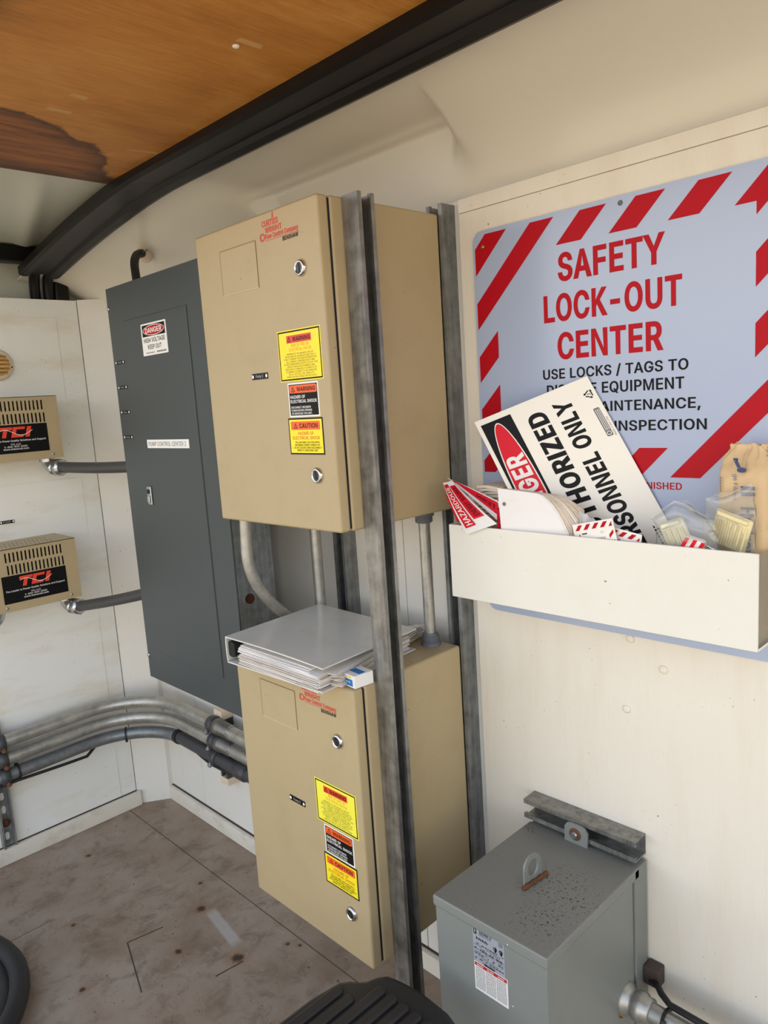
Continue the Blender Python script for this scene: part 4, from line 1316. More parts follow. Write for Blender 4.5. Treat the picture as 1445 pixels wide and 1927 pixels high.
# second fitting under the lower box, at the picture edge
t = thing('conduit_elbow', 'zinc elbow under the left end of the lower vented box', 'pipe fitting', (-1.475, -0.56, 0.86))
b = MB()
c0 = Vector((-1.475, -0.548, 0.8945))
pts = [c0, c0 + Vector((0, 0, -0.008))]
for i in range(1, 9):
    a = math.radians(90 * i / 8)
    pts.append(c0 + Vector((0, 0, -0.008)) + Vector((0, 0, -1)) * (0.028 * math.sin(a)) + Vector((0, -1, 0)) * (0.028 * (1 - math.cos(a))))
pts.append(pts[-1] + Vector((0, -0.06, 0)))
b.tube(pts, 0.0205, M_STEEL, 16)
b.lathe(pts[-1], (0, 1, 0), [(0, 0.027), (0.03, 0.027)], M_STEEL, 8)
b.build('elbow', t)

# round light on the end wall
t = thing('round_light', 'round caged amber light on the end wall above the upper vented box', 'light', (XE, -0.41, 1.67))
ly, lz, lx = -0.411, 1.667, XE + 0.0032
b = MB()
b.lathe((lx, ly, lz), (1, 0, 0), [(0, 0.050), (0.006, 0.050), (0.010, 0.045), (0.011, 0.037)], M_CAP, 36)
b.build('flange', t)
b = MB()
b.lathe((lx, ly, lz), (1, 0, 0), [(0, 0.036), (0.012, 0.036), (0.020, 0.030), (0.026, 0.018), (0.028, 0.004)], M_AMBER, 30)
b.build('lens', t)
b = MB()
for k in range(5):
    dz = -0.026 + 0.013 * k
    w = math.sqrt(0.038 ** 2 - dz * dz)
    b.tube([(lx + 0.010, ly - w, lz + dz), (lx + 0.030, ly - w * 0.7, lz + dz), (lx + 0.033, ly, lz + dz), (lx + 0.030, ly + w * 0.7, lz + dz), (lx + 0.010, ly + w, lz + dz)], 0.0022, M_BRASS, 8)
b.build('wire_guard', t)
b = MB()
b.lathe((lx + 0.009, ly + 0.043, lz - 0.008), (1, 0, 0), [(0, 0.003), (0.003, 0.002)], M_DARK, 10)
b.build('screw', t)
# small nameplate above the lower box
t = thing('nameplate', 'small black nameplate on the end wall above the lower vented box', 'nameplate', (XE, -0.45, 1.155))
L = Label((XE + 0.003, 0, 0), (0, 1, 0), (0, 0, 1))
L.plate(-0.49, 1.1495, -0.423, 1.160, M_TAG, 0.0015, 0.002)
L.oval(-0.427, 1.155, 0.003, 0.0034, M_WHITEI, 0.0017, 14)
L.oval(-0.4655, 1.155, 0.003, 0.0034, M_WHITEI, 0.0017, 14)
L.text('PUMP', -0.459, 1.1525, -0.435, 1.1570, mat('nameplate_ink', (190, 190, 186)), 0.0017, 0.0)
L.build('plate', t)

# ================================================================== THREE WALL CONDUITS
PR = 0.0215
PXc, PYc = XE + 0.0035 + W + PR, -0.0005 - W - PR
specs = [(0.452, 'topmost of the three conduits bending around the corner, steel', M_EMT, 'a'),
         (0.393, 'middle one of the three steel conduits bending around the corner', M_EMT, 'b'),
         (0.335, 'lowest of the three corner conduits, darker, with a black cable tied under it', M_DKPIPE, 'c')]
RB = 0.23
for z, lab, mm, k in specs:
    t = thing('wall_conduit', lab, 'conduit', (-1.0, PYc, z), 'three conduits around the corner')
    b = MB()
    pts = [(PXc, -1.30, z - 0.018), (PXc, PYc - RB, z)] + arc((PXc + RB, PYc - RB, z), RB, 180, 90, 18, 'xy')[1:]
    if k == 'c':
        lim = [(-1.31, PYc, z)]
        b.tube(pts + lim, PR, galv('mid_conduit_steel', (128, 132, 132), 0.4, 0.6, 22, 0.12, (1, 1, 1)), 18)
        b.build('pipe', t)
        b = MB()
        b.tube([(-1.312, PYc, z), (-1.24, PYc, z), (-0.407, PYc, z - 0.004)], PR * 1.02, M_DKPIPE, 18)
        b.build('coupled_pipe', t)
        b = MB()
        b.lathe((-1.33, PYc, z), (1, 0, 0), [(0, PR + 0.004), (0.02, PR + 0.004)], M_RUBBER, 18)
        b.build('coupling', t)
        b = MB()
        b.lathe((-0.95, PYc, z - 0.001), (1, 0, 0), [(0, PR + 0.001), (0.004, PR + 0.006), (0.055, PR + 0.006), (0.06, PR + 0.001)], M_DKPIPE, 18)
        b.build('coupling', t)
        b = MB()
        # black cable slung below, held by ties
        cp = []
        for i in range(40):
            s = i / 39
            if s < 0.5:
                y = -1.2 + (PYc - RB + 1.2) * (s / 0.5)
                cp.append((PXc + 0.012, y, z - PR - 0.006 - 0.010 * abs(math.sin(s * 9))))
            else:
                q = (s - 0.5) / 0.5
                if q < 0.4:
                    a = math.radians(180 - 90 * q / 0.4)
                    cp.append((PXc + RB + (RB + 0.012) * math.cos(a), PYc - RB + (RB + 0.012) * math.sin(a), z - PR + 0.004))
                else:
                    cp.append((PXc + RB + (q - 0.4) / 0.6 * 0.40, PYc + 0.012 - 0.02 * min(1, (q - 0.4) / 0.3), z - PR + 0.004 - 0.012 * math.sin((q - 0.4) / 0.6 * math.pi)))
        b.tube(cp, 0.0055, M_RUBBER, 8)
        b.build('cable', t)
        for px, py, ax in ((PXc, -0.545, (0, 1, 0)), (PXc + RB * (1 - math.cos(math.radians(30))), PYc - RB * (1 - math.sin(math.radians(30))), (0.5, 0.866, 0))):
            b = MB()
            b.lathe((px, py, z - 0.003), ax, [(0, PR + 0.006), (0.006, PR + 0.006)], M_RUBBER, 18)
            b.build('cable_tie', t)
    else:
        pts.append((-0.407, PYc, z - 0.004))
        b.tube(pts, PR, mm, 20)
        b.build('pipe', t)
        b = MB()
        zz = z - 0.001
        b.lathe((CLX + 0.02, PYc, zz), (1, 0, 0), [(0, PR), (0.001, PR + 0.005), (0.03, PR + 0.005), (0.031, PR + 0.003), (0.085, PR + 0.003), (0.087, PR + 0.0005)], galv('coupling_steel', (120, 118, 112), 0.4, 0.7, 22, 0.12, (1, 1, 1)), 20)
        b.lathe((CLX + 0.107, PYc, zz), (1, 0, 0), [(0, PR + 0.0025), (0.003, PR + 0.0025)], M_CHROME, 20)
        b.build('coupling', t)
    # strap clamps on both channels
    for where in (0, 1):
        b = MB()
        if where == 0:
            c, ax = Vector((CLX - 0.012, PYc, z)), (1, 0, 0)
        else:
            c, ax = Vector((PXc, -0.598, z - 0.006)), (0, 1, 0)
        b.lathe(c, ax, [(0, PR + 0.001), (0.0005, PR + 0.0055), (0.028, PR + 0.0055), (0.0285, PR + 0.001)], M_DKPIPE, 20)
        if where == 0:
            b.lathe((CLX - 0.004, PYc - PR - 0.004, z - 0.026), (0, 0, 1), [(0, 0.005), (0.004, 0.009), (0.010, 0.009), (0.011, 0.005), (0.016, 0.004)], M_GALVD, 14)
        else:
            b.lathe((PXc + PR + 0.002, -0.580, z - 0.034), (0, 0, 1), [(0, 0.005), (0.004, 0.009), (0.010, 0.009), (0.011, 0.005), (0.016, 0.004)], M_RUST, 14)
        b.build('strap_clamp', t)

# ================================================================== CONDUITS BETWEEN THE CABINETS
CR = 0.0135
t = thing('steel_conduit', 'bent steel conduit curving down behind the binder from the upper cabinet', 'conduit', (-0.39, -0.3, 1.2), 'conduits between the cabinets')
b = MB()
pts = [(-0.392, -0.312, 1.2345), (-0.394, -0.313, 1.19), (-0.398, -0.312, 1.15)]
for i in range(1, 11):
    s = i / 10
    pts.append((-0.398 - 0.009 * s, -0.312 + 0.15 * s ** 2.0, 1.15 - 0.215 * s))
b.tube(pts, CR, M_EMT, 16)
b.build('pipe', t)
t = thing('steel_conduit', 'straight steel conduit behind the back corner of the binder', 'conduit', (-0.387, -0.118, 0.93), 'conduits between the cabinets')
b = MB()
b.cyl((-0.387, -0.118, 0.929), (-0.387, -0.118, 1.234), CR, M_EMT, 16)
b.build('pipe', t)
b = MB()
b.lathe((-0.387, -0.118, 1.218), (0, 0, 1), [(0, CR + 0.001), (0.002, CR + 0.006), (0.015, CR + 0.006)], M_PVC, 8)
b.build('locknut', t)
t = thing('steel_conduit', 'straight steel conduit with grey hex connector, between the posts on the lower cabinet', 'conduit', (-0.058, -0.075, 0.93), 'conduits between the cabinets')
b = MB()
b.cyl((-0.058, -0.075, 0.94), (-0.058, -0.075, 1.234), 0.0125, M_EMT, 16)
b.build('pipe', t)
b = MB()
b.lathe((-0.058, -0.075, 0.9292), (0, 0, 1), [(0, 0.023), (0.006, 0.023), (0.0065, 0.0195), (0.022, 0.0195), (0.0225, 0.0165), (0.028, 0.0165)], M_PVC, 8)
o = b.build('hex_connector', t)
o['label'] = 'dark grey hexagonal connector'
b = MB()
b.lathe((-0.058, -0.075, 1.206), (0, 0, 1), [(0, 0.0165), (0.002, 0.019), (0.014, 0.019), (0.015, 0.0225), (0.0285, 0.0225)], M_PVC, 8)
b.build('locknut', t)

# ================================================================== BINDER AND PAPERS ON THE LOWER CABINET
ZT = LZ1 + 0.0005
t = thing('ring_binder', 'worn white ring binder stuffed with papers on top of the lower tan cabinet', 'binder', (-0.2, -0.26, ZT))
F0, B0 = Vector((-0.345, -0.423, 0)), Vector((-0.369, -0.137, 0))      # spine edge, front to back
ex = Vector((0.292, 0.012, 0))


def bl(u, v, z):
    p = F0 + (B0 - F0) * v + ex * u
    return Vector((p.x, p.y, z))


b = MB()
b.grid(lambda u, v: bl(u * 1.06, v, ZT + 0.0035 + 0.0), 4, 4, M_BINDER, 0.003)
b.build('back_cover', t)
b = MB()
b.grid(lambda u, v: bl(u * 1.08, v, ZT + 0.060 - 0.010 * u + 0.004 * math.sin(u * 2.6) * (1 - v)), 12, 6, M_BINDER, 0.003)
o = b.build('front_cover', t)
o['label'] = 'scuffed glossy white cover'
b = MB()
b.grid(lambda u, v: bl(-0.006 * math.sin(math.pi * u), v, ZT + 0.0042 + 0.0555 * u), 8, 6, M_BINDER, 0.003)
b.build('spine', t)
b = MB()
o1 = bl(0.075, 0.03, ZT + 0.036)
b.prism(rounded(o1.x - 0.022, o1.z - 0.022, o1.x + 0.004, o1.z + 0.013, 0.009, 4), 'y', o1.y - 0.004, o1.y + 0.28, M_DARK)
b.build('ring_mount', t)
for k in (0.10, 0.5, 0.9):
    c = bl(0.115, k, ZT + 0.030)
    b = MB()
    b.tube([(c.x + 0.022 * math.cos(a), c.y, c.z + 0.022 * math.sin(a)) for a in [math.radians(q * 15) for q in range(24)]], 0.0018, M_CHROME, 8, closed=True)
    b.build('ring', t)
b = MB()
random.seed(3)
for k in range(26):
    sh = random.uniform(-0.012, 0.02)
    sv = random.uniform(-0.03, 0.01)
    zz = ZT + 0.006 + 0.0016 * k
    rise = 0.004 * math.sin(k)
    m_ = M_PAPER if k % 4 else M_PAPERB
    b.grid(lambda u, v: bl(0.15 + u * (0.89 + sh) * 0.97 * (1.0 if k < 22 else 0.9), 0.02 + sv + v * 0.955, zz + 0.003 * math.sin(3 * u + k) * u * u * (1 - v) + rise * u * 0.3 - 0.007 * u), 10, 3, m_, 0.0011)
b.build('pages', t)
# loose sheaf under and right of the binder
b = MB()
random.seed(5)
for k in range(12):
    a = math.radians(random.uniform(-7, 7) + 4)
    ox, oy = -0.098 + random.uniform(-0.006, 0.006), -0.385 + random.uniform(-0.004, 0.012)
    lx, ly = 0.052 + random.uniform(0, 0.014), 0.315 + random.uniform(-0.01, 0.03)
    ca, sa = math.cos(a), math.sin(a)
    zz = ZT + 0.001 + 0.0026 * k
    b.grid(lambda u, v: (-0.043 + u * 0.001 + (-0.010 + lx * 0.55) * u * ca * 0.75 - ly * v * sa * 0.25 - 0.075 * v, oy + lx * u * sa + ly * v * ca, zz + 0.003 + 0.006 * u * abs(math.sin(2.2 * v + k)) * v), 5, 8, M_PAPER if k % 3 else M_PAPERB, 0.0009)
o = b.build('loose_pages', t)
o['label'] = 'loose sheets sticking out to the right'
# paper clip box
t = thing('paper_clip_box', 'small white and blue paper clip box in front of the binder', 'box', (-0.02, -0.33, ZT))
ca = math.radians(-6)
U = Vector((math.cos(ca), math.sin(ca), 0))
V = Vector((0, 0, 1))
D = Vector((-math.sin(ca), math.cos(ca), 0))
O = Vector((-0.0415, -0.3525, ZT + 0.0003))
Wb, Hb, Db = 0.040, 0.025, 0.045
b = MB()
vs = [O, O + U * Wb, O + U * Wb + D * Db, O + D * Db]
vs = vs + [p + V * Hb for p in vs]
b.add(vs, [(0, 3, 2, 1), (4, 5, 6, 7), (0, 1, 5, 4), (1, 2, 6, 5), (2, 3, 7, 6), (3, 0, 4, 7)], mat('white_card', (238, 236, 230), 0.5))
b.build('carton', t)
L = Label(O, U, V)
L.rect(0.009, 0.0025, 0.033, 0.016, M_BLUE, 0.0003)
L.text('paper clips', 0.0105, 0.0085, 0.0265, 0.0125, M_WHITEI, 0.0005, 0.02)
L.rect(0.0195, 0.0185, 0.0295, 0.0225, M_YEL, 0.0003)
L2 = Label(O + V * Hb, U, D)
L2.rect(0.004, 0.014, 0.036, 0.030, M_BLUE, 0.0003)
L.mb.add(L2.mb.v, L2.mb.f, M_BLUE)
L.build('printing', t)

# ================================================================== LOCK-OUT BOARD WITH BIN
t = thing('lockout_board', 'large white Safety Lock-Out Center board with red stripes and a white bin', 'sign board', (0.36, -0.02, 1.02))
SX0, SX1, SZ0, SZ1 = 0.0665, 0.659, 1.018, 1.7935
SY = -0.0195
L = Label((0, -0.0168, 0))
L.plate(SX0, SZ0, SX1, SZ1, M_SIGN, -0.0168 - SY, 0.022)
L.build('board', t)


def clip(poly, x0, z0, x1, z1):
    def cut(pts, f):
        out = []
        for i in range(len(pts)):
            a, c = pts[i], pts[(i + 1) % len(pts)]
            fa, fc = f(a), f(c)
            if fa >= 0:
                out.append(a)
            if fa * fc < 0:
                s = fa / (fa - fc)
                out.append((a[0] + (c[0] - a[0]) * s, a[1] + (c[1] - a[1]) * s))
        return out
    for f in (lambda p: p[0] - x0, lambda p: x1 - p[0], lambda p: p[1] - z0, lambda p: z1 - p[1]):
        poly = cut(poly, f) if poly else poly
    return poly


bx0, bx1, bz0, bz1, bw = 0.072, 0.6535, 1.3145, 1.786, 0.0505
L = Label((0, SY, 0))
hh = 0.0004
for k in range(-8, 4):
    c0 = 1.4255 + 0.1055 * k
    c1 = c0 + 0.0515
    band = [(-1, c0 - 1), (2, c0 + 2), (2, c1 + 2), (-1, c1 - 1)]
    if k in (1, -6):        # these two run unbroken across a corner
        p = clip(band, bx0, bz0, bx1, bz1)
        if p:
            L.poly(p, M_REDI, hh)
        continue
    for r in ((bx0, bz1 - bw, bx1, bz1), (bx0, bz0, bx1, bz0 + bw), (bx0, bz0 + bw, bx0 + bw - 0.002, bz1 - bw), (bx1 - bw + 0.004, bz0 + bw, bx1, bz1 - bw)):
        p = clip(band, *r)
        if p and len(p) > 2:
            L.poly(p, M_REDI, hh)
L.build('striped_border', t)
L = Label((0, SY, 0))
L.text('SAFETY', 0.261, 1.670, 0.465, 1.720, M_REDI, hh, 0.050)
L.text('LOCK-OUT', 0.2285, 1.599, 0.493, 1.6485, M_REDI, hh, 0.050)
L.text('CENTER', 0.256, 1.5295, 0.461, 1.5785, M_REDI, hh, 0.050)
L.build('title_lettering', t)
L = Label((0, SY, 0))
L.text('USE LOCKS / TAGS TO', 0.2225, 1.4945, 0.503, 1.513, M_BLACK, hh, 0.032)
L.text('DISABLE EQUIPMENT', 0.230, 1.464, 0.496, 1.4835, M_BLACK, hh, 0.032)
L.text('DURING MAINTENANCE,', 0.206, 1.431, 0.523, 1.449, M_BLACK, hh, 0.032)
L.text('SERVICE OR INSPECTION', 0.197, 1.3955, 0.533, 1.4135, M_BLACK, hh, 0.032)
L.build('instruction_lettering', t)
L = Label((0, SY, 0))
L.text('LOCKS AND TAGS FURNISHED', 0.235, 1.2935, 0.491, 1.3055, M_REDI, hh, 0.028)
L.build('lettering', t)
for xx, zz, mm in ((0.091, 1.763, M_BRASS), (0.387, 1.781, M_GREYT), (0.635, 1.763, M_BRASS)):
    b = MB()
    b.lathe((xx, SY, zz), (0, -1, 0), [(0, 0.0045), (0.0015, 0.0042), (0.0025, 0.002)], mm, 14)
    b.build('screw', t)
BF, BB = -0.150, SY - 0.0005
BX0, BX1, BZ0, BZ1 = 0.078, 0.660, 1.078, 1.225
b = MB()
b.box(BX0, BX1, BF, BF + 0.005, BZ0, BZ1, M_BINW, 0.001, 1)
bin_ = b.build('bin_front', t)
b = MB()
b.box(BX0, BX1, BF + 0.005, BB, BZ0, BZ0 + 0.004, M_BINW)
b.build('bin_floor', t)
b = MB()
b.box(BX0, BX0 + 0.004, BF + 0.005, BB, BZ0 + 0.004, BZ1, M_BINW)
b.build('bin_end', t)
b = MB()
b.box(BX1 - 0.004, BX1, BF + 0.005, BB, BZ0 + 0.004, BZ1 - 0.004, M_ACRYL)
o = b.build('bin_end', t)
o['label'] = 'clear acrylic end panel'

# danger placard leaning in the bin
t = thing('danger_placard', 'tilted white danger placard reading Authorized Personnel Only, standing in the bin', 'sign', (0.3, -0.1, 1.1))
A = Vector((0.105, -0.087, 1.421))
E1 = Vector((0.908, 0.274, 0.317))
E2 = Vector((0.503, -0.004, -0.864))
L1, L2_ = 0.2350, 0.386
L = Label(A + E1 * L1 + E2 * L2_, -E2, -E1)


def pl(e1, e2):
    return (L2_ - e2, L1 - e1)


L.plate(0, 0, L2_, L1, mat('placard_white', (240, 235, 222), 0.4), 0.0014)
hp = 0.0018
a, c = pl(0.073, 0.356), pl(0.0085, 0.012)
L.rect(a[0], a[1], c[0], c[1], M_BLACK, hp)
cc = pl(0.0405, 0.172)
L.oval(cc[0], cc[1], 0.153, 0.0275, M_WHITEI, hp + 0.0002, 56)
L.oval(cc[0], cc[1], 0.1505, 0.0250, M_RED2, hp + 0.0004, 56)
a, c = pl(0.0600, 0.256), pl(0.0215, 0.090)
L.text('DANGER', a[0], a[1], c[0], c[1], M_WHITEI, hp + 0.0006, 0.06)
a, c = pl(0.1350, 0.314), pl(0.0975, 0.029)
L.text('AUTHORIZED', a[0], a[1], c[0], c[1], M_BLACK, hp, 0.070)
a, c = pl(0.1865, 0.348), pl(0.1525, 0.026)
L.text('PERSONNEL ONLY', a[0], a[1], c[0], c[1], M_BLACK, hp, 0.060)
# recycling mark: three chasing arrows and a 2
rc = pl(0.222, 0.033)
for k in range(3):
    a0_ = math.radians(90 + 120 * k)
    a1_ = math.radians(90 + 120 * (k + 1))
    p0, p1 = Vector((math.cos(a0_), math.sin(a0_))) * 0.0105, Vector((math.cos(a1_), math.sin(a1_))) * 0.0105
    dd = (p1 - p0).normalized()
    nn = Vector((-dd.y, dd.x)) * 0.001
    s0, s1 = p0 + dd * 0.004, p1 - dd * 0.005
    L.poly([(rc[0] + q.x, rc[1] + q.y) for q in (s0 - nn, s1 - nn, s1 + nn, s0 + nn)][::-1], M_BLACK, hp)
    L.poly([(rc[0] + q.x, rc[1] + q.y) for q in (s1 - nn * 2.6, s1 + dd * 0.004, s1 + nn * 2.6)], M_BLACK, hp)
L.text('2', rc[0] - 0.002, rc[1] - 0.003, rc[0] + 0.002, rc[1] + 0.003, M_BLACK, hp, 0.02)
a, c = pl(0.2265, 0.120), pl(0.2155, 0.062)
L.rect(a[0], a[1], c[0], c[1], M_GREYT, hp, 0.002)
for r in range(3):
    L.rect(a[0] + 0.012, a[1] + 0.0015 + 0.003 * r, c[0] - 0.003, a[1] + 0.0026 + 0.003 * r, M_WHITEI, hp + 0.0002)
L.ring(a[0] + 0.006, a[1] + 0.0055, 0.0028, 0.004, M_WHITEI, hp + 0.0002)
a, c = pl(0.2315, 0.122), pl(0.2285, 0.083)
L.text('Made in the USA', a[0], a[1], c[0], c[1], M_GREYT, hp, 0.0)
for r in range(4):
    a, c = pl(0.2110 + 0.0058 * r, 0.352), pl(0.2085 + 0.0058 * r, 0.296 + 0.006 * r)
    for k in range(9):
        L.rect(a[0] + (c[0] - a[0]) * k / 9, a[1], a[0] + (c[0] - a[0]) * (k + 0.7) / 9, c[1], M_BLACK, hp)
L.build('placard', t)

# ---- bin contents
# red danger tags, folded and fanned over the bin's left end
t = thing('folded_tags', 'folded red and white danger tags sticking out of the bin left end', 'tags', (0.11, -0.1, 1.15))


def sheet(c00, c10, c01, c11, curl, m, th=0.0012, nu=12, nv=8):
    c00, c10, c01, c11 = map(Vector, (c00, c10, c01, c11))
    b = MB()

    def f(u, v):
        p = (c00 * (1 - u) + c10 * u) * (1 - v) + (c01 * (1 - u) + c11 * u) * v
        p.y += curl * math.sin(math.pi * u) + curl * 0.5 * math.sin(math.pi * v)
        return p
    b.grid(f, nu, nv, m, th)
    return b, f


# c00 = upper left, c10 = lower left?  u runs along the spine, v across
b, f1 = sheet((0.051, -0.130, 1.304), (0.130, -0.158, 1.210), (0.071, -0.125, 1.308), (0.201, -0.155, 1.236), -0.004, M_PAPER)


def on(f, u, v, h=0.0016):
    p = f(u, v)
    du = f(min(u + 0.02, 1), v) - f(max(u - 0.02, 0), v)
    dv = f(u, min(v + 0.02, 1)) - f(u, max(v - 0.02, 0))
    n = du.cross(dv).normalized()
    if n.y > 0:
        n = -n
    return p + n * h


def patch(b, f, u0, u1, v0, v1, m, h=0.0016, nu=8, nv=4):
    vs = [on(f, u0 + (u1 - u0) * i / nu, v0 + (v1 - v0) * j / nv, h) for i in range(nu + 1) for j in range(nv + 1)]
    b.add(vs, [[i * (nv + 1) + j, (i + 1) * (nv + 1) + j, (i + 1) * (nv + 1) + j + 1, i * (nv + 1) + j + 1] for i in range(nu) for j in range(nv)], m, True)


def curved_text(b, f, body, u0, u1, v0, v1, m, h=0.0024, bold=0.02, flip=False):
    """text reading along u (down the sheet), letter height along v"""
    vs, fs = glyphs(body, bold)
    xs = [p[0] for p in vs]
    x0, x1 = min(xs), max(xs)
    out = []
    for x, y, li in vs:
        s, r = (x - x0) / (x1 - x0), y / 0.72
        out.append(on(f, u0 + (u1 - u0) * s, v0 + (v1 - v0) * r, h))
    b.add(out, fs, m)


patch(b, f1, 0.05, 0.90, 0.10, 0.48, M_RED2)
patch(b, f1, 0.10, 0.80, 0.55, 0.93, M_RED2)
curved_text(b, f1, 'HAZARDOUS', 0.87, 0.12, 0.42, 0.20, M_WHITEI, bold=0.03)
curved_text(b, f1, 'ENERGY SOURCE', 0.76, 0.14, 0.86, 0.66, M_BLACK, bold=0.01)
b.build('front_tag', t)
b, f2 = sheet((0.058, -0.122, 1.306), (0.120, -0.144, 1.236), (0.066, -0.119, 1.308), (0.190, -0.146, 1.234), 0.0, M_PAPER)
b.build('inner_tag', t)
b, f3 = sheet((0.062, -0.118, 1.309), (0.200, -0.138, 1.231), (0.049, -0.112, 1.312), (0.187, -0.125, 1.272), 0.002, M_PAPER)
patch(b, f3, 0.02, 0.96, 0.30, 0.92, M_RED2)
curved_text(b, f3, 'TERN', 0.92, 0.55, 0.50, 0.72, M_BLACK, bold=0.01)
b.build('back_tag', t)
b, f4 = sheet((0.048, -0.120, 1.278), (0.090, -0.120, 1.196), (0.069, -0.116, 1.281), (0.118, -0.117, 1.170), 0.0, M_RED2)
b.build('red_sleeve', t)

# pile of aged tags lying behind
t = thing('tag_pile', 'pile of aged paper tags behind the folded red ones in the bin', 'papers', (0.13, -0.06, 1.09))
b = MB()
random.seed(11)
for k in range(34):
    zz = 1.0845 + 0.0062 * k
    jx, jy = random.uniform(-0.006, 0.006), random.uniform(-0.006, 0.004)
    x0, x1 = 0.087 + max(0, k - 26) * 0.004 + jx * 0.3, 0.172 + jx
    hgt = 0.0055
    b.grid(lambda u, v: (x0 + (x1 - x0) * u, -0.096 + jy + v * 0.068, zz + hgt + 0.004 * math.sin(2.4 * u + 0.4 * k)), 8, 2, M_PAPERB, hgt * 0.93)
b.build('tags', t)
# thick white booklet standing up
t = thing('booklet', 'thick white booklet with a punched hole standing in the bin', 'booklet', (0.26, -0.11, 1.1))
b = MB()


def bk(yo, x0, x1, zt, sl, rr):
    def f(u, v):
        x = x0 + (x1 - x0) * u + 0.012 * v * (1 if sl else 0)
        top = zt - 0.012 * u - rr * max(0, u - 0.55) ** 2
        z = 1.09 + (top - 1.09) * (1 - v)
        return (x, yo + 0.004 * math.sin(3 * u) * (1 - v) + 0.012 * u * u * (1 - v) * 0.6, z)
    return f


for k in range(18):
    rnd = 0.003 * math.sin(k * 2.1)
    b.grid(bk(-0.142 + 0.0018 * k, 0.197 + 0.0012 * k + rnd, 0.338 + 0.0010 * k + rnd * 0.4, 1.301 - 0.0003 * k, True, 0.32 - 0.013 * k), 14, 8, M_PAPER if k in (0, 1, 5, 9) else M_PAPERB, 0.0015)
b.build('pages', t)
b = MB()
b.lathe((0.211, -0.1436, 1.272), (0, -1, 0), [(0, 0.0035), (0.0006, 0.0035)], M_GREYT, 14)
b.build('punched_hole', t)
b = MB()
for k in range(4):
    b.box(0.189 + 0.0016 * k, 0.1902 + 0.0016 * k, -0.138, -0.112, 1.10, 1.262 - 0.001 * k, M_RED2)
b.build('red_divider', t)
# crumpled clear sleeve behind the booklet
t = thing('plastic_sleeve', 'crumpled clear sleeve behind the white booklet in the bin', 'plastic sleeve', (0.35, -0.09, 1.1))
b = MB()
b.grid(lambda u, v: (0.350 + 0.038 * u, -0.115 + 0.03 * u + 0.005 * noise.noise((u * 6, v * 8, 1)), 1.10 + v * (0.165 - 0.035 * u) + 0.004 * noise.noise((u * 9, 2, v * 5))), 14, 20, worn('milky_film', (214, 212, 208), dirt=(160, 158, 156), amount=0.5, rough=0.25, scale=40, specks=False), 0.0008)
b.build('film', t)


# striped tags
def striped(cx, cz, y, ang, w, h, label):
    t = thing('striped_tag', label, 'tag', (cx, y, cz - h), 'striped tags in the bin')
    ca, sa = math.cos(ang), math.sin(ang)
    U, V = Vector((ca, -0.05, sa)), Vector((-sa, 0.0, ca))
    L = Label(Vector((cx, y, cz)), U, V)
    L.plate(-w / 2, -h, w / 2, 0, mat('tag_card', (238, 234, 226), 0.5), 0.0012)
    hh = 0.0015
    for k in range(12):
        a = -w / 2 + 0.004 + 0.0165 * k
        p = clip([(a, -0.012), (a + 0.008, -0.012), (a + 0.016, -0.003), (a + 0.008, -0.003)], -w / 2 + 0.003, -0.012, w / 2 - 0.003, -0.003)
        if p:
            L.poly(p, M_REDI, hh)
        for sd in (-1, 1):
            q = -0.018 - 0.0165 * k
            if q - 0.014 < -h:
                break
            xa = sd * (w / 2 - 0.012) if sd > 0 else -w / 2 + 0.003
            L.poly([(xa, q - 0.014), (xa + 0.009, q - 0.006), (xa + 0.009, q), (xa, q - 0.008)], M_REDI, hh)
    L.text('LTL', w / 2 - 0.028, -0.0215, w / 2 - 0.0215, -0.0185, M_GREYT, hh, 0.0, 180)
    L.rect(-w / 2 + 0.016, -0.0195, -w / 2 + 0.026, -0.0175, M_BLACK, hh)
    L.text('SHOWN ON BACK', -w / 2 + 0.030, -0.033, w / 2 - 0.020, -0.028, M_GREYT, hh, 0.0, 180)
    L.text('ONLY AS', -w / 2 + 0.042, -0.042, w / 2 - 0.020, -0.037, M_GREYT, hh, 0.0, 180)
    L.text('REMOVE THIS TAG', -w / 2 + 0.024, -0.051, w / 2 - 0.020, -0.046, M_GREYT, hh, 0.0, 180)
    L.build('card', t)


striped(0.390, 1.2515, -0.1405, math.radians(13), 0.080, 0.155, 'wider red-striped tag with upside-down print, in the bin before the placard')
striped(0.447, 1.2400, -0.1345, math.radians(-9), 0.062, 0.150, 'narrow red-striped tag tucked behind the wider striped one')

# paper filter bag
t = thing('filter_bag', 'brown paper bag of vacuum filters standing at the right end of the bin', 'paper bag', (0.61, -0.06, 1.083))
BXa, BXb, BYa, BYb = 0.577, 0.651, -0.093, -0.026


def bagf(u, v):
    a = 2 * math.pi * u
    z = 1.083 + 0.292 * v
    k = 5.0
    ca, sa = math.cos(a), math.sin(a)
    rr = (abs(ca) ** k + abs(sa) ** k) ** (-1 / k)
    w = 1.0 - 0.34 * sst(0.87, 1.0, v)
    d = 1.0 - 0.80 * sst(0.82, 1.0, v)
    cr = 0.0014 * noise.noise((u * 9, v * 7, 0.3)) + 0.006 * noise.noise((u * 26, v * 22, 2.3)) * sst(0.80, 0.92, v)
    x = (BXa + BXb) / 2 + (BXb - BXa) / 2 * ca * rr * w + cr
    y = (BYa + BYb) / 2 + (BYb - BYa) / 2 * sa * rr * d + cr
    return (x, y, z + 0.007 * noise.noise((u * 12, 0, 5)) * sst(0.85, 1.0, v))


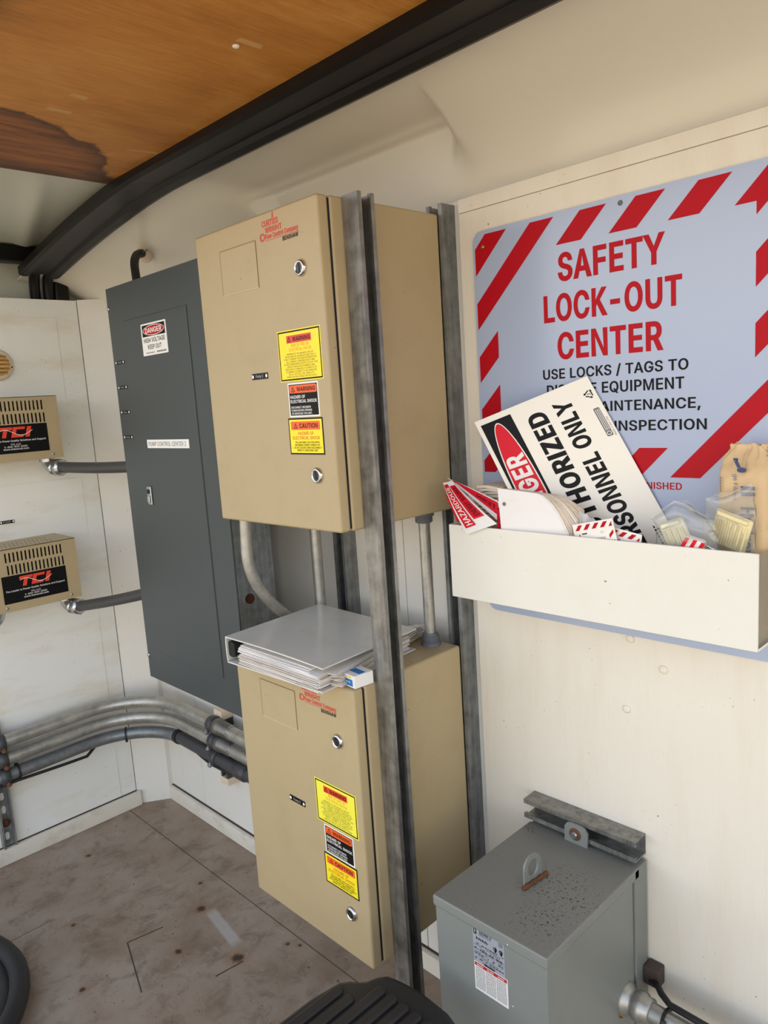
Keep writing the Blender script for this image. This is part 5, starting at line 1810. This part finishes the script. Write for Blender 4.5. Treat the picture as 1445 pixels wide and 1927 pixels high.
b = MB()
b.grid(bagf, 72, 60, M_KRAFT)
b.build('bag', t)
L = Label((0.004, BYa - 0.0026, 0))
nk = M_NAVY
for kx in (0.0, 0.009):
    L.rect(0.611, 1.309 - kx, 0.631, 1.3145 - kx, nk, 0.0)
L.text('Hydrov', 0.611, 1.205, 0.631, 1.283, nk, 0.0, 0.05, -90)
for kx in (0.0, 0.009):
    L.rect(0.613, 1.1955 - kx, 0.633, 1.2005 - kx, nk, 0.0)
L.text('ge Filters', 0.600, 1.293, 0.606, 1.333, mat('blue_grey_ink', (80, 96, 132), 0.5), 0.0, 0.0, -90)
for k in range(6):
    L.rect(0.580, 1.305 + 0.004 * k, 0.5822, 1.3078 + 0.004 * k, M_GREYT, 0.0)
L.oval(0.612, 1.339, 0.007, 0.004, nk, 0.0, 16)
L.poly([(0.601, 1.352), (0.606, 1.354), (0.611, 1.343), (0.606, 1.342)], nk, 0.0)
L.poly([(0.600, 1.357), (0.607, 1.357), (0.607, 1.353), (0.600, 1.353)], nk, 0.0)
L.build('printing', t)
L = Label((BXb + 0.0026, 0.030, 0), (0, 1, 0), (0, 0, 1))
L.text('Hydrovac', -0.106, 1.150, -0.088, 1.215, nk, 0.0, 0.04, -90)
for kx in (0.0, 0.009):
    L.rect(-0.106, 1.131 - kx, -0.088, 1.1355 - kx, nk, 0.0)
L.rect(-0.106, 1.108, -0.088, 1.113, nk, 0.0)
L.rect(-0.1, 1.094, -0.094, 1.108, nk, 0.0)
L.build('side_printing', t)


# lock-out hasps in bags
def block(name, label, cat, c, size, ang, m, ribs):
    t = thing(name, label, cat, c)
    b = MB()
    w, d, h = size
    b.box(-w / 2, w / 2, -d / 2, d / 2, -h / 2, h / 2, m, 0.004, 2)
    for k in range(ribs):
        x = -w / 2 + w * (k + 0.6) / (ribs + 0.2)
        b.box(x - 0.0018, x + 0.0018, -d / 2 - 0.0025, d / 2, -h / 2 + 0.004, h / 2 - 0.012, m, 0.001, 1)
    b.box(-w / 2 + 0.004, w / 2 - 0.004, -d / 2 - 0.004, d / 2, h / 2 - 0.009, h / 2 - 0.001, m, 0.002, 1)
    o = b.build('body', t, True)
    o.matrix_parent_inverse = Matrix.Identity(4)
    t.rotation_euler = ang
    return t


block('breaker_lockout', 'pale yellow plastic breaker lockout in the right-hand clear bag', 'lockout device', (0.605, -0.107, 1.247), (0.058, 0.008, 0.056), (0.1, 0.30, -0.1), M_LOCKY, 7)
block('breaker_lockout', 'ivory plastic breaker lockout in the clear bag beside the placard', 'lockout device', (0.530, -0.126, 1.236), (0.040, 0.010, 0.054), (0.1, -0.35, 0.1), M_LOCKW, 4)
# red and white padlock
t = thing('padlock', 'small red and white striped padlock inside the clear bag', 'padlock', (0.560, -0.133, 1.226))
b = MB()
b.box(-0.017, 0.017, -0.007, 0.007, -0.013, 0.013, mat('padlock_white', (236, 230, 222), 0.3), 0.006, 3)
for k in range(3):
    x = -0.014 + 0.0125 * k
    b.add([(x - 0.004, -0.0073, -0.010), (x + 0.002, -0.0073, -0.010), (x + 0.0075, -0.0073, 0.010), (x + 0.0015, -0.0073, 0.010)], [[0, 1, 2, 3]], M_RED2)
bd = b.build('body', t)
bd.matrix_parent_inverse = Matrix.Identity(4)
b = MB()
b.tube([(0.008, 0.0, 0.0), (0.022, 0, 0.006), (0.031, 0, 0.003), (0.031, 0, -0.006), (0.020, 0, -0.009), (0.010, 0, -0.007)], 0.0024, M_CHROME, 8)
s_ = b.build('shackle', t)
s_.matrix_parent_inverse = Matrix.Identity(4)
t.rotation_euler = (0, 0.25, 0)


# the clear bags round them
def poly_bag(name, label, loc, fn):
    t = thing(name, label, 'plastic bag', loc, 'clear bags in the bin')
    b = MB()
    b.grid(fn, 40, 40, M_BAG)
    b.build('film', t)


def bag1(u, v):
    a = 2 * math.pi * u
    e = math.sin(math.pi * min(1, v * 1.02)) ** 0.5 if v < 0.98 else 0.12
    n1 = noise.noise((u * 7, v * 5, 0.7)) * 0.006
    sx = 0.052 * (1 - 0.2 * v)
    x = 0.545 + sx * math.cos(a) - 0.030 * max(0, v - 0.55) * (1 if math.cos(a) < 0 else 0) + n1
    y = -0.129 + (0.0115 * math.sin(a)) * e + n1 * 0.25
    z = 1.195 + 0.098 * v - 0.028 * (abs(math.cos(a)) if v > 0.5 else 0) * (v - 0.5) * 2 + noise.noise((u * 5, v * 6, 3)) * 0.006
    return (x, y, z)


def bag2(u, v):
    a = 2 * math.pi * u
    e = math.sin(math.pi * min(1, v * 1.02)) ** 0.5 if v < 0.98 else 0.15
    n1 = noise.noise((u * 6, v * 5, 9.7)) * 0.006
    x = 0.603 + 0.040 * (1 - 0.1 * v) * math.cos(a) + n1 * 0.7
    y = -0.1075 + (0.0075 * math.sin(a)) * e + n1 * 0.25
    z = 1.195 + 0.112 * v + noise.noise((u * 5, v * 6, 13)) * 0.008 + 0.012 * v * math.cos(a)
    return (x, y, z)


poly_bag('plastic_bag', 'clear plastic bag with the ivory lockout and padlock, right of the placard', (0.535, -0.128, 1.19), bag1)
poly_bag('plastic_bag', 'clear plastic bag with the pale yellow lockout, before the brown paper bag', (0.59, -0.141, 1.19), bag2)

# painted-over bolt heads on the plywood
for (xx, zz), lab in zip(((0.391, 1.011), (0.454, 0.965), (0.381, 0.871)), ('white painted bolt head just under the lock-out board edge', 'white painted bolt head furthest right on the plywood', 'lowest of the white painted bolt heads on the plywood')):
    b = MB()
    b.lathe((xx, -0.015, zz), (0, -1, 0), [(0, 0.0078), (0.0025, 0.0078), (0.0045, 0.0062), (0.0052, 0.003)], M_PLY, 20)
    tag(b.build('bolt'), lab, 'bolt', 'painted bolts in the plywood')

# ================================================================== TRANSFORMER
t = thing('transformer', 'grey box transformer with a rust-specked lid hung on the plywood', 'transformer', (0.3, -0.2, 0.08))
TX0, TX1, TY0, TY1, TZ = 0.1745, 0.4200, -0.3600, -0.0520, 0.5800
b = MB()
b.box(TX0 + 0.003, TX1 - 0.003, TY0 + 0.003, TY1 - 0.018, 0.08, TZ - 0.012, M_XFGREY, 0.003, 2)
body = b.build('case', t, True)
b = MB()
b.box(TX0 + 0.004, TX1, TY1 - 0.016, TY1 + 0.030, 0.08, TZ - 0.001, M_XFGREY, 0.002, 2)
b.build('back_flange', t, True)
b = MB()
b.box(TX0, TX1, TY0, TY1 + 0.002, TZ - 0.022, TZ, M_XFGREY, 0.0035, 2)
b.slot(M_XFTOP)
lid = b.build('lid', t, True)
for p in lid.data.polygons:
    if p.normal.z > 0.8:
        p.material_index = 1
# lifting eye with rusty weld
b = MB()
ec, eu = Vector((0.294, -0.212, TZ)), Vector((0.10, 0.995, 0))
ez = Vector((0, 0, 1))
en = eu.cross(ez)
out = [(-0.024, 0.0), (0.024, 0.0), (0.024, 0.030)] + [(0.024 * math.cos(math.radians(a)), 0.030 + 0.024 * math.sin(math.radians(a))) for a in range(15, 180, 15)] + [(-0.024, 0.030)]
hole = [(0.0145 * math.cos(math.radians(a)), 0.028 + 0.0175 * math.sin(math.radians(a))) for a in range(0, 360, 20)]
b.holed(out, [hole], lambda u, v, h: ec + eu * u + ez * v + en * h, M_XFGREY, 0.004)
b.build('lifting_eye', lid)
b = MB()
b.tube([ec + eu * (-0.034 + 0.0062 * i) + en * (0.004 * (1 if i % 2 else 0.6)) + Vector((0, 0, 0.002)) for i in range(12)], [0.0035 + 0.002 * (i % 3) / 2 for i in range(12)], M_RUST, 8)
o = b.build('weld', lid)
o['label'] = 'rusty weld bead'
# mounting tab with bolt
b = MB()
tp = [(0.266, TZ - 0.004), (0.3165, TZ - 0.004), (0.3185, 0.610), (0.312, 0.619), (0.304, 0.622), (0.280, 0.622), (0.272, 0.619), (0.2665, 0.610)]
b.prism(tp, 'y', -0.0625, -0.0585, M_XFGREY)
b.build('mounting_tab', t)
b = MB()
b.lathe((0.291, -0.0625, 0.6005), (0, -1, 0), [(0, 0.0125), (0.0015, 0.0125), (0.0018, 0.0095)], M_RUST, 20)
b.lathe((0.291, -0.064, 0.6005), (0, -1, 0), [(0, 0.0075), (0.005, 0.0075), (0.006, 0.0062)], M_STEEL, 6)
b.build('hex_bolt', t)
# nameplates
L = Label((0, TY0 + 0.003, 0))
L.plate(0.265, 0.494, 0.3325, 0.562, M_NAMEPL, 0.0006)
h = 0.0008
L.rect(0.2672, 0.548, 0.2735, 0.5595, M_BLACK, h)
L.rect(0.2690, 0.5505, 0.2717, 0.5570, M_NAMEPL, h + 0.0002)
L.text('SQUARE D', 0.279, 0.5525, 0.306, 0.5592, M_BLACK, h, 0.03)
L.text('SCHNEIDER ELECTRIC', 0.2785, 0.5490, 0.305, 0.5513, M_BLACK, h, 0.0)
for k in range(3):
    L.rect(0.321, 0.549 + 0.0028 * k, 0.330, 0.5508 + 0.0028 * k, M_GREYT, h)
for k in range(12):
    L.rect(0.2725 + 0.0022 * k, 0.5385 + 0.0018 * (k % 2), 0.2742 + 0.0022 * k, 0.5440 - 0.0012 * (k % 3), M_BLACK, h)
for cx in (0.3135, 0.3255):
    L.ring(cx, 0.539, 0.0026, 0.0040, M_BLACK, h)
    L.rect(cx - 0.0008, 0.5325, cx + 0.002, 0.5415, M_BLACK, h)
random.seed(21)
for r in range(11):
    z = 0.5300 - 0.0032 * r
    x = 0.268
    while x < 0.328:
        w = random.uniform(0.002, 0.007)
        if random.random() < 0.68:
            L.rect(x, z, min(x + w, 0.330), z + 0.0017, M_GREYT if r % 3 else M_BLACK, h)
        x += w + 0.0015
L.rect(0.267, 0.5198, 0.331, 0.5203, M_BLACK, h)
for k in range(13):
    L.rect(0.288 + 0.0018 * k, 0.4945, 0.2893 + 0.0018 * k, 0.4985, M_BLACK, h + 0.0001)
L.build('nameplate', body)
L = Label((0, TY0 + 0.003, 0))
L.plate(0.2655, 0.4385, 0.3370, 0.4935, M_WHITEI, 0.0007)
h = 0.0009
L.rect(0.2667, 0.4860, 0.3358, 0.4925, mat('label_red', (176, 40, 36), 0.45), h)
for k, wd in enumerate(('DANGER', 'PELIGRO', 'DANGER')):
    L.text(wd, 0.2715 + 0.0225 * k, 0.4876, 0.2855 + 0.0225 * k, 0.4908, M_WHITEI, h + 0.0002, 0.02)
for r in range(15):
    for cidx in range(3):
        x = 0.268 + 0.0228 * cidx
        xe_ = x + 0.0212
        while x < xe_ - 0.001:
            w = random.uniform(0.0015, 0.004)
            L.rect(x, 0.4826 - 0.0028 * r, min(x + w, xe_), 0.4840 - 0.0028 * r, M_GREYT, h)
            x += w + 0.0008
L.build('danger_label', body)
for xx, zz in ((0.3425, 0.565), (0.346, 0.449)):
    b = MB()
    b.lathe((xx, TY0 + 0.003 if zz < 0.55 else TY0, zz), (0, -1, 0), [(0, 0.0012), (0.0006, 0.0008)], M_WHITEI, 8)
    b.build('paint_fleck', body)
b = MB()
b.lathe((TX1 - 0.003, -0.124, 0.318), (1, 0, 0), [(0, 0.0075), (0.004, 0.0075), (0.006, 0.005)], M_BRASS, 6)
o = b.build('ground_screw', t)
o['label'] = 'brass grounding screw'
for zz in (0.552, 0.43):
    b = MB()
    b.box(TX0 + 0.02, TX1 - 0.02, TY1 + 0.029, -0.0155, zz - 0.02, zz, M_XFGREY)
    b.build('rear_bracket', t)
# conduit leaving the side of the transformer
t = thing('steel_conduit', 'steel conduit with hub leaving the right side of the grey transformer', 'conduit', (0.45, -0.105, 0.33))
b = MB()
hx, hy, hz = TX1 - 0.003, -0.104, 0.336
b.lathe((hx, hy, hz), (1, 0, 0), [(0, 0.031), (0.004, 0.031), (0.011, 0.025), (0.018, 0.021), (0.021, 0.027), (0.036, 0.027), (0.040, 0.0235), (0.050, 0.0235), (0.052, 0.019)], M_EMT, 24)
o = b.build('hub', t)
b = MB()
b.tube([(hx + 0.04, hy, hz), (hx + 0.12, hy + 0.002, hz - 0.002), (hx + 1.2, hy + 0.02, hz - 0.02)], 0.0185, M_EMT, 18)
b.build('pipe', t)
b = MB()
b.lathe((hx + 0.075, hy, hz), (1, 0.0, 0), [(0, 0.022), (0.005, 0.022)], M_RUBBER, 16)
b.lathe((hx + 0.082, hy - 0.018, hz + 0.012), (0.2, -1, 0.5), [(0, 0.004), (0.006, 0.004)], M_RUBBER, 8)
b.build('cable_tie', t)
b = MB()
b.tube([(hx + 0.012, hy + 0.068, hz + 0.005), (hx + 0.035, hy + 0.055, hz + 0.012), (hx + 0.055, hy + 0.03, hz + 0.022), (hx + 0.08, hy + 0.012, hz + 0.025), (hx + 0.16, hy + 0.010, hz + 0.024), (hx + 1.2, hy + 0.03, hz + 0.01)], 0.0062, M_RUBBER, 10)
b.build('cable', t)
b = MB()
b.box(hx + 0.004, hx + 0.034, -0.044, -0.0155, hz - 0.004, hz + 0.034, mat('brown_block', (72, 60, 54), 0.6), 0.002, 1)
b.build('cable_block', t)

# ================================================================== FLOOR ITEMS
# ribbed black stool in the foreground
t = thing('ribbed_stool', 'black ribbed plastic stool top in the foreground before the channel post', 'stool', (0.25, -0.65, 0))
zt = 0.45
outl = [(0.070, -0.86), (0.070, -0.575), (0.080, -0.515), (0.092, -0.500), (0.106, -0.491), (0.116, -0.480), (0.124, -0.460), (0.136, -0.446), (0.158, -0.440), (0.205, -0.433), (0.27, -0.437), (0.315, -0.452), (0.345, -0.485), (0.36, -0.54), (0.36, -0.86)]
cx, cy = 0.215, -0.66
b = MB()
rings = []
for ins, zz in ((0.010, zt - 0.045), (0.0, zt - 0.040), (0.0, zt - 0.008), (0.004, zt - 0.002), (0.011, zt)):
    ring = []
    n = len(outl)
    for i, (x, y) in enumerate(outl):
        d = Vector((cx - x, cy - y))
        d.normalize()
        ring.append((x + d.x * ins, y + d.y * ins, zz))
    rings.append(ring)
vs = [p for r in rings for p in r]
fs = []
for k in range(len(rings) - 1):
    for i in range(n):
        j = (i + 1) % n
        fs.append([k * n + i, k * n + j, (k + 1) * n + j, (k + 1) * n + i])
b.add(vs, fs, M_RIBBED, True)
b.add(rings[-1], [list(range(n))[::-1]], M_RIBBED)
b.add(rings[0], [list(range(n))], M_RIBBED)
for k in range(9):
    x = 0.098 + 0.0285 * k
    ye = -0.475 if 0.13 < x < 0.29 else (-0.525 if x < 0.13 else -0.50)
    prof = [(0.0112, zt - 0.002), (0.0108, zt + 0.003), (0.0092, zt + 0.0055), (0.006, zt + 0.0068)]
    vs = []
    for rad, z_ in prof:
        gap = 0.0112 - rad
        vs += [(p[0], p[1], z_) for p in rounded(x - rad, -0.85 + gap, x + rad, ye - gap, rad * 0.985, 5)]
    m_ = len(vs) // len(prof)
    b.add(vs, [[k2 * m_ + i, k2 * m_ + (i + 1) % m_, (k2 + 1) * m_ + (i + 1) % m_, (k2 + 1) * m_ + i] for k2 in range(len(prof) - 1) for i in range(m_)], M_RIBBED, True)
    b.add(vs[-m_:], [list(range(m_))], M_RIBBED)
b.build('seat', t)
for sx, sy in ((0.12, -0.53), (0.31, -0.53), (0.12, -0.82), (0.31, -0.82)):
    b = MB()
    b.tube([(sx, sy, zt - 0.045), (sx + (sx - cx) * 0.25, sy + (sy - cy) * 0.15, 0.0)], [0.022, 0.016], M_RIBBED, 14)
    b.build('leg', t)

# coiled black hose at the left edge
t = thing('hose_coil', 'coiled thick black rubber hose lying on the floor at the left', 'hose', (-1.03, -1.11, 0))
b = MB()
pts = []
for i in range(110):
    a = 2 * math.pi * i / 48
    rr = 0.352 - 0.035 * i / 48
    pts.append((-1.03 + rr * math.cos(a + 0.4), -1.11 + rr * math.sin(a + 0.4), 0.027 + 0.012 * (1 + math.sin(a * 0.5 + 1)) * (1 - i / 110)))
b.tube(pts, 0.025, M_RUBBER, 14)
b.build('tube', t)

# screw with pale patch on the wood ceiling, and scraped patches
b = MB()
b.lathe((-0.041, -0.476, 2.062), (0, 0, -1), [(0, 0.006), (0.002, 0.0055), (0.003, 0.003)], M_WHITEI, 16)
tag(b.build('ceiling_screw'), 'white screw head in the wood ceiling', 'screw')
pm = mat('bare_wood_scrape', (196, 152, 96), 0.7)
b = MB()
for (x, y, lx_, ly_, a) in ((-0.02, -0.462, 0.016, 0.05, 0.1), (-0.372, -0.596, 0.02, 0.034, 0.3), (-0.455, -0.60, 0.018, 0.05, 0.1), (-0.585, -0.365, 0.010, 0.075, -0.2)):
    ca, sa = math.cos(a), math.sin(a)
    q = [(-0.5, -0.5), (0.3, -0.45), (0.5, 0.4), (-0.3, 0.5)]
    pp = [(x + (u * lx_) * ca - (v * ly_) * sa, y + (u * lx_) * sa + (v * ly_) * ca) for u, v in q]
    b.add([(p[0], p[1], 2.0615) for p in pp] + [(p[0], p[1], 2.0622) for p in pp], [[0, 3, 2, 1], [0, 1, 5, 4], [1, 2, 6, 5], [2, 3, 7, 6], [3, 0, 4, 7]], pm)
struct(b.build('ceiling_patch'))
